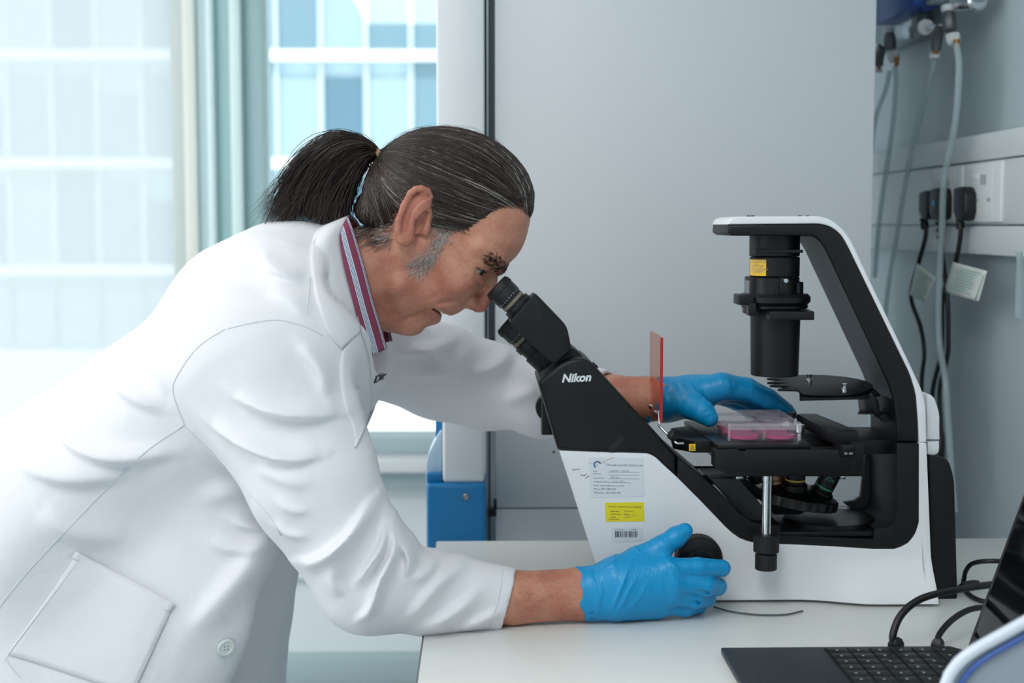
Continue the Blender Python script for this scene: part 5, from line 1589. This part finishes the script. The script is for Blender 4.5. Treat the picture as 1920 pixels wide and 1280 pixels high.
# trousers and shoes (below the frame)
def trousers_f(q):
    d = coneW(q, (190, 950, 0), (150, 1020, 0), 130, 140, 0.72)
    d = smax(d, q[:, 2]-1.02, 0.01)
    for sy_ in (-1, 1):
        hip = A3((-0.53, 0.02+0.09*sy_, 0.92)); kn = A3((-0.56+0.02*sy_, 0.02+0.11*sy_, 0.52)); an = A3((-0.66-0.06*sy_, 0.02+0.11*sy_, 0.12))
        d = smin(d, smax(d_chain(q, [hip, kn, an], [0.105, 0.082, 0.068], 0.02), 0.075-q[:, 2], 0.004), 0.03)
    return d+drape(q, 0.0025)
sdf_obj('trousers', trousers_f, (-0.9, -0.3, 0.05), (-0.3, 0.34, 1.04), 0.010, mat('trousers_cloth', (54, 60, 74), 0.85, bump=(300, 0.2)), pe, 1)
for sy_ in (-1, 1):
    an = A3((-0.68-0.06*sy_, 0.02+0.11*sy_, 0.052)); toe = A3((-0.48-0.06*sy_, 0.02+0.12*sy_, 0.044))
    shoe_f = lambda q, an=an, toe=toe: smax(smin(d_cone(q, an, toe, 0.046, 0.040), d_cone(q, an, an+A3((0.01, 0, 0.05)), 0.046, 0.044), 0.03), 0.010-q[:, 2], 0.004)
    sh_ = sdf_obj('shoe', shoe_f, an-A3((0.08, 0.08, 0.06)), toe+A3((0.08, 0.08, 0.13)), 0.006, mat('shoe_leather', (36, 34, 34), 0.4), pe, 1)
    sole_f = lambda q, an=an, toe=toe: np.maximum(np.maximum(d_cone(q*A3((1, 1, 0)), an*A3((1, 1, 0)), toe*A3((1, 1, 0)), 0.048, 0.042), q[:, 2]-0.014), -q[:, 2]+0.0005)
    sdf_obj('sole', sole_f, an-A3((0.08, 0.08, 0.06)), A3((toe[0]+0.08, toe[1]+0.08, 0.03)), 0.004, mat('shoe_sole', (24, 24, 24), 0.7), sh_, 0)

# ------------------------------------------------------------------ gloves
def glove_mat():
    m = mat('nitrile_blue', (0, 146, 204), 0.40); nt = m.node_tree; b = nt.nodes['Principled BSDF']
    tc = nt.nodes.new('ShaderNodeTexCoord')
    mp = nt.nodes.new('ShaderNodeMapping'); mp.inputs['Rotation'].default_value = (0, R_(62), 0); mp.inputs['Scale'].default_value = (1, 1, 0.22)
    n1 = nt.nodes.new('ShaderNodeTexNoise'); n1.inputs['Scale'].default_value = 150; n1.inputs['Detail'].default_value = 2; n1.inputs['Distortion'].default_value = 0.6
    b1 = nt.nodes.new('ShaderNodeBump'); b1.inputs['Strength'].default_value = 0.45; b1.inputs['Distance'].default_value = 0.0022
    nt.links.new(tc.outputs['Object'], mp.inputs['Vector']); nt.links.new(mp.outputs['Vector'], n1.inputs['Vector'])
    nt.links.new(n1.outputs['Fac'], b1.inputs['Height']); nt.links.new(b1.outputs['Normal'], b.inputs['Normal'])
    return m
M_glove = glove_mat()
GF = [([(1140, 1164), (1158, 1115), (1176, 1075), (1194, 1052)], 0.0022, 4), ([(1152, 1163), (1172, 1120), (1196, 1080)], 0.0016, 4), ([(1118, 1160), (1128, 1110), (1122, 1062)], 0.0016, 4),
      ([(1104, 1075), (1118, 1100), (1124, 1140)], 0.0014, 4), ([(1128, 1070), (1150, 1062), (1170, 1040)], 0.0014, 4), ([(1165, 1160), (1200, 1120), (1225, 1080)], 0.0010, 4),
      ([(1205, 1030), (1212, 1040)], 0.0012, 3), ([(1215, 1026), (1222, 1036)], 0.0012, 3), ([(1226, 1021), (1232, 1030)], 0.0012, 3), ([(1195, 1034), (1204, 1046)], 0.0012, 3),
      ([(1252, 1052), (1270, 1068), (1282, 1084)], 0.0014, 4), ([(1256, 1072), (1272, 1086)], 0.0012, 4), ([(1185, 1140), (1210, 1150), (1240, 1152)], 0.001, 4)]
def glove_folds(q, lst, Y, ylim):
    x, z = q[:, 0], q[:, 2]; h = np.zeros(len(q), np.float32)
    for pts, amp, w_ in lst:
        pw = [tuple(W(*p_, Y)[[0, 2]]) for p_ in pts]
        dd, tt, _ = poly_dist(x, z, pw)
        h += amp*np.exp(-(dd/(w_*S(Y)))**2)*np.sin(math.pi*np.clip(tt, 0.04, 0.96))
    return h*np.clip((ylim-q[:, 1])/0.01, 0, 1)
def glove_near_f(q):
    s_ = S(-0.14)
    palm = chainW(q, [(1085, 1114, -0.140), (1125, 1111, -0.140), (1165, 1104, -0.142)], [54, 49, 47], 14, 1.2)
    for (m_, r) in (((1250, 1066, -0.146), 22), ((1262, 1090, -0.150), 23), ((1258, 1113, -0.147), 22), ((1240, 1133, -0.140), 19)):
        palm = smin(palm, coneW(q, (1160, 1102+(m_[1]-1100)*0.45, -0.143), m_, 34, r), 22*s_)
    palm = smin(palm, coneW(q, (1165, 1120, -0.136), (1228, 1138, -0.132), 44, 24), 16*s_)
    palm = smin(palm, chainW(q, [(1155, 1082, -0.138), (1195, 1054, -0.130), (1240, 1026, -0.127), (1268, 1006, -0.122), (1284, 995, -0.120)], [38, 29, 21.5, 19, 15.5], 8), 18*s_)
    f = chainW(q, [(1250, 1067, -0.147), (1308, 1064, -0.141), (1354, 1065, -0.130)], [21, 19.5, 16.5], 4)
    g = chainW(q, [(1262, 1091, -0.150), (1322, 1098, -0.143), (1345, 1099, -0.122), (1336, 1094, -0.104)], [22, 20, 17.5, 15], 4)
    r_ = chainW(q, [(1258, 1114, -0.147), (1302, 1123, -0.139), (1325, 1121, -0.118), (1318, 1116, -0.102)], [21, 19, 17, 14], 4)
    p_ = chainW(q, [(1240, 1134, -0.139), (1286, 1139, -0.131), (1309, 1135, -0.112), (1304, 1130, -0.100)], [19, 17, 15.5, 13], 4)
    fg = smin(smin(f, g, 3*s_), smin(r_, p_, 3*s_), 3*s_)
    d = smin(palm, fg, 9*s_)
    # grooves running back from between the fingers
    for A, B in (((1340, 1083, -0.150), (1268, 1078, -0.172)), ((1330, 1111, -0.150), (1268, 1102, -0.174)), ((1312, 1130, -0.146), (1256, 1124, -0.170))):
        d = smax(d, -coneW(q, A, B, 3.0, 1.0), 7*s_)
    d = d-glove_folds(q, GF, -0.17, -0.12)
    # open cuff with a wavy rim
    a = np.arctan2(q[:, 2]-W(1092, 1113, -0.14)[2], q[:, 1]+0.14)
    x0 = W(1090, 1113, -0.14)[0]+0.0022*np.sin(3*a+0.6)+0.0016*np.sin(7*a)+0.004*np.cos(a+1.3)
    d = smax(d, x0-q[:, 0], 0.0012)
    hol = chainW(q, [(1040, 1114, -0.140), (1110, 1113, -0.140), (1128, 1112, -0.140)], [51.5, 48.5, 40], 6, 1.22)
    return smax(d, -hol, 0.0012)
GFF = [([(1240, 716), (1250, 750), (1246, 785)], 0.0016, 4), ([(1258, 712), (1270, 745), (1262, 785)], 0.0016, 4), ([(1275, 712), (1288, 740)], 0.0014, 4), ([(1292, 712), (1304, 735)], 0.0013, 4),
       ([(1298, 742), (1316, 734)], 0.001, 3), ([(1302, 752), (1322, 742)], 0.001, 3), ([(1306, 762), (1328, 752)], 0.001, 3), ([(1312, 772), (1334, 764)], 0.001, 3),
       ([(1362, 706), (1372, 730)], 0.0014, 4), ([(1375, 712), (1382, 728)], 0.0012, 4), ([(1225, 715), (1232, 760), (1228, 790)], 0.0014, 4)]
def glove_far_f(q):
    s_ = S(0.05)
    d = chainW(q, [(1208, 749, 0.074), (1250, 749, 0.070), (1300, 743, 0.066)], [46, 41, 38], 12)
    for m_, r in (((1352, 724, 0.046), 25), ((1356, 723, 0.068), 25), ((1350, 728, 0.088), 23), ((1342, 735, 0.102), 20)):
        d = smin(d, coneW(q, (1290, 742, 0.066+(m_[2]-0.07)*0.5), m_, 33, r), 16*s_)
    d = smin(d, chainW(q, [(1268, 752, 0.052), (1298, 760, 0.024), (1318, 772, 0.008), (1330, 784, 0.004)], [32, 26, 21, 16.5], 8), 14*s_)
    fs = None
    for ch, rr_ in (([(1354, 724, 0.050), (1400, 730, 0.056), (1440, 748, 0.060), (1474, 769, 0.064)], [25, 22.5, 20, 15]),
                    ([(1356, 726, 0.070), (1406, 734, 0.078), (1446, 756, 0.078), (1480, 776, 0.074)], [24, 21, 19, 14]),
                    ([(1350, 730, 0.090), (1396, 742, 0.098), (1432, 764, 0.096), (1462, 782, 0.090)], [22, 19, 17, 13.5]),
                    ([(1342, 738, 0.102), (1380, 752, 0.112), (1410, 772, 0.108), (1432, 786, 0.102)], [19, 16.5, 15, 12])):
        e = chainW(q, ch, rr_, 4)
        fs = e if fs is None else smin(fs, e, 3*s_)
    d = smin(d, fs, 8*s_)
    d = d-glove_folds(q, GFF, 0.03, 0.075)
    a = np.arctan2(q[:, 2]-W(1208, 749, 0.074)[2], q[:, 1]-0.074)
    x0 = W(1210, 749, 0.074)[0]+0.0016*np.sin(3*a)+0.0012*np.sin(7*a+1)
    d = smax(d, x0-q[:, 0], 0.0012)
    return smax(d, -chainW(q, [(1180, 749, 0.080), (1228, 749, 0.072), (1240, 749, 0.07)], [43.5, 42.5, 36], 6), 0.0012)
sdf_obj('glove', glove_near_f, W(1075, 1185, -0.13)-A3((0, 0.075, 0.0)), W(1385, 965, -0.13)+A3((0, 0.05, 0)), 0.0013, M_glove, pe, 1)
sdf_obj('glove', glove_far_f, W(1195, 815, 0.05)-A3((0, 0.09, 0.0)), W(1505, 685, 0.05)+A3((0, 0.11, 0)), 0.0013, M_glove, pe, 1)
# hairs on the forearm
fa = []
for i in range(130):
    x_ = 965+rs.rand()*120; y_ = 1070+rs.rand()*90
    dd_ = ray(x_, y_).normalized(); h_ = BV_body.ray_cast(CAMP, dd_)
    if h_[0] is None: continue
    p0, n_ = h_[0], h_[1]
    t_ = Vector((0.75, 0, 0.3-0.9*rs.rand())); t_ = (t_-n_*t_.dot(n_)).normalized(); l_ = (6+rs.rand()*7)*U0
    fa.append([tuple(p0), tuple(p0+t_*l_*0.5+n_*l_*0.12), tuple(p0+t_*l_+n_*l_*0.1)])
fa = np.array(fa)
hair_object('arm_hair', [strand_mesh(fa, np.full(len(fa), 0.00008), np.full(len(fa), 0.5))], M_hair, pe)

# ================================================================== RIGHT WALL: TRUNKING, SOCKETS, PLUGS
M_trunk = mat('trunking_plastic', (214, 220, 222), 0.28)
M_plate = mat('socket_plate', (226, 230, 230), 0.3)
M_slot = mat('socket_slot', (176, 184, 186), 0.5)
XT = 0.80
tr = thing('cable_trunking', 'white three-compartment cable trunking along the right wall', 'trunking', (XT, 0.3, 1.42))
YT0, YT1 = -1.3, YW-0.02
box('upper_cover', (XT, YT0, 1.471), (XW-0.001, YT1, 1.514), M_trunk, tr, bev=0.004)
box('centre_channel', (XT+0.006, YT0, 1.369), (XW-0.001, YT1, 1.4695), M_trunk, tr)
box('lower_cover', (XT, YT0, 1.321), (XW-0.001, YT1, 1.3675), M_trunk, tr, bev=0.004)
def yx(px, X): return PX(px, 420, X).y
XP = XT-0.004
box('blank_cover', (XT+0.001, yx(1990, XT), 1.3705), (XT+0.008, yx(1879, XT), 1.4685), M_trunk, tr, bev=0.001)
def socket(pxa, pxb, label):
    y0, y1 = yx(pxb, XP), yx(pxa, XP)
    t = thing('power_socket', label, 'socket', (XT, (y0+y1)/2, 1.42))
    box('face_plate', (XP, y0, 1.3725), (XT+0.007, y1, 1.467), M_plate, t, bev=0.003, seg=3)
    w_ = y1-y0
    box('socket_inset', (XP-0.0008, y0+w_*0.22, 1.381), (XP+0.002, y1-w_*0.16, 1.458), M_plate, t, bev=0.0008)
    for dy, dz_, sy_, sz_ in ((0.46, 1.440, 0.16, 0.016), (0.30, 1.408, 0.10, 0.006), (0.62, 1.408, 0.10, 0.006)):
        yc = y0+w_*dy
        box('slot', (XP-0.0010, yc-w_*sy_/2, dz_-sz_/2), (XP+0.001, yc+w_*sy_/2, dz_+sz_/2), M_slot, t)
    box('rocker_switch', (XP-0.0022, y0+w_*0.60, 1.4405), (XP+0.001, y0+w_*0.78, 1.452), M_plate, t, bev=0.0008)
    return t
socket(1806, 1875, 'white socket outlet nearest the viewer on the trunking')
socket(1744, 1801, 'white socket outlet behind the pair of black plugs')
M_plug = mat('plug_black', (17, 19, 21), 0.4)
M_cable = mat('cable_black', (15, 16, 18), 0.42)
M_tag = mat('tag_paper', (222, 228, 224), 0.6)
M_tagink = mat('tag_green', (110, 170, 150), 0.6)
def hang(pts, X): return [PX(x, y, X) for x, y in pts]
def power_cord(outline, X0, depth, pts, label, tagq=None, word=None, tz=0.35):
    c = PX(*pts[0], X0)
    t = thing('plugged_lead', label, 'power lead', (c.x, c.y, c.z), 'power cords hanging from the trunking')
    ring = [PX(x, y, X0) for x, y in round_poly(outline, 3)]
    prism_co('plug', ring, (depth, 0, 0), M_plug, t, 0.004, 3)
    path = hang(pts, X0+depth*0.4)
    last = path[-1].copy(); last.z = tz
    path.append(Vector((last.x, last.y, (path[-1].z+tz)/2))); path.append(last)
    tube('cable', path, 0.0040, M_cable, t, n=10, sub=6)
    for k in range(3):
        q = path[0]+(path[1]-path[0])*(0.12+0.22*k)
        lathe('strain_relief', q, (path[1]-path[0]), [(0.0072, -0.002), (0.0072, 0.002)], M_plug, t, n=16)
    if tagq:
        n_ = 8; rows = []
        Xt = X0+depth*0.4-0.006
        for j in range(n_+1):
            v = j/n_; row = []
            for i in range(n_+1):
                u = i/n_
                p_ = [(tagq[0][k]*(1-u)+tagq[1][k]*u)*(1-v)+(tagq[3][k]*(1-u)+tagq[2][k]*u)*v for k in (0, 1)]
                row.append(PX(p_[0], p_[1], Xt+0.003*math.sin(u*4+v)))
            rows.append(row)
        tg = obj('tag', grid_mesh(rows), M_tag, t, 60); solidify(tg, 0.0004)
        a, b, c_, d_ = [PX(x, y, Xt-0.004) for x, y in tagq]
        ud, vd = (b-a), (d_-a)
        for k in range(9):
            o = a+ud*(0.16 if k % 3 else 0.22)+vd*(0.12+0.085*k); e = o+ud*(0.62-0.05*(k % 4))
            th = vd.normalized()*0.0014
            prism_co('print_line', [o, e, e+th, o+th], (-0.0002, 0, 0), M_tagink, tg, angle=None)
        if word:
            text_mesh('print', word, a+ud*0.92+vd*0.94, -vd, ud, 0.0095, M_tagink, tg, bold=0.01, depth=0.0004)
    return t
power_cord([(1787, 352, 4), (1803, 349, 4), (1809, 362, 4), (1809, 398, 4), (1804, 414, 4), (1792, 414, 4), (1786, 396, 4)], 0.776, 0.020,
           [(1800, 408), (1801, 440), (1791, 494), (1769, 551), (1767, 613), (1765, 663), (1751, 720), (1749, 760), (1760, 900)],
           'black power cord with a large printed paper tag, plug nearest the viewer', [(1787, 491), (1851, 508), (1835, 565), (1769, 547)], 'IMPORTANT')
power_cord([(1722, 360, 4), (1736, 356, 4), (1740, 366, 4), (1740, 398, 4), (1735, 412, 4), (1727, 412, 4), (1721, 396, 4)], 0.776, 0.020,
           [(1732, 408), (1736, 440), (1722, 494), (1708, 555), (1726, 613), (1733, 663), (1728, 728), (1735, 900)],
           'black power cord with a small crumpled paper tag, plug furthest from the viewer', [(1719, 493), (1755, 521), (1734, 566), (1705, 552)])
mc = power_cord([(1743, 354, 4), (1758, 351, 4), (1762, 362, 4), (1762, 404, 4), (1757, 413, 4), (1747, 413, 4), (1742, 400, 4)], 0.774, 0.022,
                [(1762, 412), (1766, 470), (1776, 555), (1778, 627), (1776, 670), (1762, 728), (1764, 800), (1767, 861)],
                'black power cord without a tag, with a blue sticker on its plug')
q = PX(1750, 381, 0.7735)
lathe('plug_sticker', q, (-1, 0, 0), [(0.006, 0), (0.006, 0.0006)], mat('sticker_blue', (60, 150, 206), 0.4), mc, n=20)

# gas taps and their hoses
M_tap = mat('tap_grey', (104, 106, 108), 0.4, 0.4)
M_brass = mat('brass', (164, 118, 72), 0.3, 0.8)
M_nut = mat('white_nut', (228, 230, 230), 0.4)
def hose_mat():
    m = bpy.data.materials.new('clear_hose'); m.use_nodes = True; nt = m.node_tree
    b = nt.nodes['Principled BSDF']; b.inputs['Base Color'].default_value = (*lin((196, 212, 216)), 1); b.inputs['Roughness'].default_value = 0.15
    out = [n for n in nt.nodes if n.type == 'OUTPUT_MATERIAL'][0]
    tp = nt.nodes.new('ShaderNodeBsdfTransparent'); tp.inputs['Color'].default_value = (0.92, 0.97, 0.98, 1)
    mx = nt.nodes.new('ShaderNodeMixShader'); mx.inputs[0].default_value = 0.42
    nt.links.new(tp.outputs[0], mx.inputs[1]); nt.links.new(b.outputs[0], mx.inputs[2]); nt.links.new(mx.outputs[0], out.inputs['Surface']); return m
M_hose = hose_mat()
XV = 0.775
mf = thing('gas_pipe', 'chrome gas pipe with blue end cover high on the right wall', 'pipe', PX(1740, -20, XV))
tube('pipe', [PX(1660, 2, XV+0.02), PX(1838, -12, XV+0.02)], 0.014, M_alu, mf, n=20, sub=1)
lathe('pipe_end', PX(1822, 2, XV+0.02), PX(1838, -12, XV+0.02)-PX(1660, 2, XV+0.02), [(0.017, -0.06), (0.017, 0.03), (0.013, 0.034)], M_chrome, mf, n=24)
box('blue_cover', PX(1712, 12, XV-0.01), PX(1641, -30, XV-0.01)+Vector((0.05, 0, 0)), mat('cover_blue', (24, 78, 164), 0.4), mf, bev=0.004)
box('back_plate', PX(1714, 70, XV+0.03), PX(1642, 14, XV+0.03)+Vector((0.03, 0, 0)), M_alu, mf, bev=0.003)
box('drop_bar', PX(1720, 60, XV+0.02), PX(1710, -5, XV+0.02)+Vector((0.01, 0, 0)), M_tap, mf, bev=0.002)
def tap(px, py, k, label):
    c = PX(px, py, XV)
    t = thing('gas_tap', label, 'gas tap', c, 'gas taps on the pipe')
    def at_(dx, dy): return PX(px+dx*k, py+dy*k, XV)
    lathe('collar', at_(-4, -2), (0, -0.15, -1), [(0.0105, -0.004), (0.0105, 0.006), (0.009, 0.007)], M_nut, t, n=20)
    lathe('body', at_(-2, 6), (0, -0.2, -1), [(0.009, 0), (0.011, 0.006), (0.012, 0.012), (0.012, 0.028), (0.010, 0.031)], M_tap, t, n=8)
    lathe('nut', at_(6, 48), (0, -0.25, -1), [(0.012, 0), (0.0125, 0.004), (0.0110, 0.014), (0.007, 0.018)], M_nut, t, n=6)
    lathe('hose_tail', at_(13, 64), (0, -0.1, -1), [(0.005, -0.006), (0.0045, 0.008), (0.003, 0.012)], M_brass, t, n=14)
    lathe('knob', at_(-45, 34), (0, 1, 0.1), [(0.013, -0.004), (0.0135, 0), (0.0135, 0.006), (0.010, 0.008)], M_nut, t, n=24)
    tube('knob_stem', [at_(-42, 34), at_(-6, 30)], 0.0045, M_chrome, t, n=10, sub=1)
    tube('branch', [at_(-18, 34), at_(-24, 52), at_(-26, 78)], [0.009, 0.010, 0.008], M_tap, t, n=12, sub=3)
    lathe('hose_tail', at_(-26, 76), (0, 0.05, -1), [(0.0045, -0.002), (0.0045, 0.008)], M_brass, t, n=12)
    lathe('nut', at_(-28, 84), (0, 0.05, -1), [(0.009, 0), (0.009, 0.007)], M_nut, t, n=6)
    return t
tap(1781, 17, 1.0, 'grey gas tap with white nuts, nearest on the wall pipe')
tap(1670, 58, 0.85, 'grey gas tap half hidden behind the cabinet edge')
HOSES = (([(1794, 84), (1798, 130), (1791, 230), (1771, 330), (1766, 430), (1760, 548), (1761, 640), (1772, 710), (1777, 780), (1783, 868), (1790, 960)], 0.0056, XV-0.012, 'thick clear hose hanging in front of the plugs'),
         ([(1753, 108), (1744, 150), (1722, 230), (1700, 330), (1682, 440), (1668, 520), (1660, 600), (1656, 760)], 0.0045, XV, 'clear hose falling from the short branch of the nearest gas tap'),
         ([(1678, 125), (1680, 160), (1672, 250), (1660, 330), (1648, 420), (1640, 520)], 0.0048, XV, 'clear hose from the half hidden gas tap, right of its pair'),
         ([(1668, 134), (1660, 170), (1645, 210), (1636, 260), (1630, 340)], 0.0045, XV, 'clear hose from the half hidden gas tap, vanishing behind the cabinet'))
for pts, r, X, lb in HOSES:
    o = tube('hose', hang(pts, X), r, M_hose, None, n=14, sub=6)
    tag(o, lb, 'hose', 'clear gas hoses')
ct = lathe('sample_tube', PX(1911, 602, 0.80), (0, 0, 1), [(0.003, 0), (0.007, 0.006), (0.007, 0.10), (0.008, 0.101), (0.008, 0.104)], M_hose, None, n=18)
tag(ct, 'small clear plastic tube hanging under the trunking at the right edge', 'tube')

# ================================================================== LAPTOP
M_lap = mat('laptop_dark', (42, 46, 52), 0.5, bump=(600, 0.05, 0.0003))
M_key = mat('key_black', (30, 33, 37), 0.45)
M_keyp = mat('key_print', (150, 158, 164), 0.5)
M_scr = mat('screen_glass', (10, 13, 17), 0.08)
zl = BZ+0.009
x0 = PZ(1352, 1213, zl).x; yb_ = PZ(1352, 1213, zl).y; x1 = PZ(1812, 1213, zl).x; yf_ = yb_-0.285
lp = thing('laptop', 'dark grey open laptop in the lower right corner of the bench', 'laptop', ((x0+x1)/2, (yb_+yf_)/2, BZ))
plan([(x0, yf_), (x1-0.02, yf_), (x1-0.004, yf_+0.01), (x1-0.004, yb_-0.016), (x1-0.016, yb_), (x0, yb_)], BZ+0.0012, zl, M_lap, 'keyboard_base', lp, 0.0015)
plan([(x0+0.02, yf_+0.09), (x0+0.085, yf_+0.09), (x0+0.085, yb_-0.09), (x0+0.02, yb_-0.09)], zl-0.0005, zl+0.0003, mat('touchpad', (48, 52, 58), 0.35), 'touchpad', lp, 0)
kx0, kx1 = PZ(1552, 1222, zl).x, x1-0.016
pitch_x = (kx1-kx0)/6; pitch_y = (yb_-yf_-0.016)/14
plan([(kx0-0.002, yf_+0.007), (kx1+0.001, yf_+0.007), (kx1+0.001, yb_-0.007), (kx0-0.002, yb_-0.007)], zl-0.0004, zl+0.0002, mat('key_well', (18, 20, 22), 0.6), 'key_well', lp, 0)
kme = None
for i in range(6):
    for j in range(14):
        a = (kx0+i*pitch_x+0.0011, yf_+0.008+j*pitch_y+0.0011, zl+0.0002); b = (kx0+(i+1)*pitch_x-0.0011, yf_+0.008+(j+1)*pitch_y-0.0011, zl+0.0016)
        if kme is None:
            kme = box('key', a, b, M_key, lp, bev=0.0006); ka = Vector(a)
            kp = box('legend', (a[0]+0.008, a[1]+0.006, b[2]), (a[0]+0.0105, a[1]+0.0098, b[2]+0.0001), M_keyp, kme)
        else:
            k_ = kme.copy(); COL.objects.link(k_); k_.location = Vector(kme.location)+(Vector(a)-ka)
            l_ = kp.copy(); COL.objects.link(l_); l_.parent = k_
lean = math.atan2(PX(1925, 880, 1).z*0+0.064, 0.19)
hx, hz = x1+0.002, BZ+0.010
rotm = Matrix.Rotation(lean, 3, 'Y')
sc_ = box('screen', (hx, yf_, hz), (hx+0.006, yb_-0.004, hz+0.205), M_dark, lp, bev=0.0015, rot=rotm, loc=(hx, 0, hz))
box('display', (hx-0.0004, yf_+0.008, hz+0.014), (hx+0.001, yb_-0.012, hz+0.196), M_scr, sc_, rot=rotm, loc=(hx, 0, hz))
box('hinge', (hx-0.004, yf_+0.02, BZ+0.002), (hx+0.006, yb_-0.02, hz+0.002), M_dark, lp, bev=0.001)
# its leads
def bench_pt(px, py, dz=0.0): 
    return PZ(px, py, BZ+dz)
def lead(pts, r, label, plug=None):
    t = thing('cable', label, 'cable', pts[0])
    tube('lead', pts, r, M_cable, t, n=10, sub=7)
    if plug:
        a, b = plug
        lathe('connector', a, b-a, [(r*2.0, 0), (r*2.2, 0.004), (r*2.0, (b-a).length*0.7), (r*1.2, (b-a).length)], M_plug, t, n=4)
    return t
Yl = yb_+0.006
c1 = [P(1681, 1212, Yl), P(1674, 1192, Yl), P(1690, 1152, Yl+0.01), P(1728, 1122, Yl+0.02), P(1790, 1106, Yl+0.03), P(1856, 1096, Yl+0.04), P(1930, 1090, Yl+0.05)]
lead(c1, 0.0042, 'thick black cable arching up from the laptop edge', (P(1682, 1216, Yl), P(1676, 1196, Yl)))
c2 = [P(1756, 1214, Yl), P(1762, 1188, Yl+0.01), P(1790, 1158, Yl+0.03), P(1828, 1140, Yl+0.05), P(1880, 1140, Yl+0.07)]
lead(c2, 0.0035, 'thin black cable rising beside the laptop hinge', (P(1757, 1216, Yl), P(1760, 1196, Yl)))
c3 = [bench_pt(1806, 1092, 0.006), bench_pt(1812, 1068, 0.03), bench_pt(1830, 1054, 0.045), bench_pt(1880, 1052, 0.05), bench_pt(1960, 1060, 0.03)]
lead(c3, 0.003, 'black cable looping on the bench behind the laptop screen', (bench_pt(1803, 1100, 0.006), bench_pt(1835, 1093, 0.006)))
c4 = [bench_pt(1806, 1088, 0.006), bench_pt(1815, 1112, 0.004), bench_pt(1850, 1128, 0.004), bench_pt(1930, 1130, 0.004)]
lead(c4, 0.003, 'black cable lying flat on the bench towards the laptop screen')
c5 = [bench_pt(1338, 1137, 0.0022), bench_pt(1370, 1146, 0.0022), bench_pt(1420, 1152, 0.0022), bench_pt(1470, 1152, 0.0022), bench_pt(1505, 1145, 0.0022)]
tube_o = tube('thin_wire', c5, 0.0012, mat('wire_grey', (84, 92, 98), 0.4), None, n=8, sub=6)
tag(tube_o, 'thin grey wire lying at the foot of the microscope', 'wire')

# ================================================================== PLASTIC BOX AT THE LOWER RIGHT CORNER
M_bxr = mat('box_rim', (214, 222, 232), 0.3)
M_bxb = mat('box_side', (150, 160, 170), 0.35)
M_bxi = mat('box_blue', (60, 96, 168), 0.4)
Yx = -0.60
cb = [(1750, 1400), (1756, 1300), (1766, 1258), (1786, 1230), (1815, 1207), (1870, 1176), (1935, 1140), (2000, 1104)]
pb = thing('plastic_box', 'grey plastic box with a pale rounded rim in the lower right corner', 'box', (P(1900, 1370, Yx).x, Yx, BZ))
zmin = BZ+0.001
ring = [P(x, y, Yx) for x, y in cb]+[P(2120, 1104, Yx)]
r2 = [Vector(v) for v in ring]
r2[0].z = zmin; r2.append(Vector((r2[-1].x, Yx, zmin)))
prism_co('side_panel', r2, (0, -0.016, 0), M_bxb, pb, 0.003)
rim = [Vector(v)+Vector((0, -0.017, 0)) for v in ring[:-1]]; rim[0].z = zmin+0.006
tube('rim', rim, 0.0050, M_bxr, pb, n=12, sub=5)
rim2 = [v+Vector((0.010, -0.001, -0.006)) for v in rim]; rim2[0].z = zmin+0.004
tube('blue_gasket', rim2, 0.0026, M_bxi, pb, n=8, sub=5)
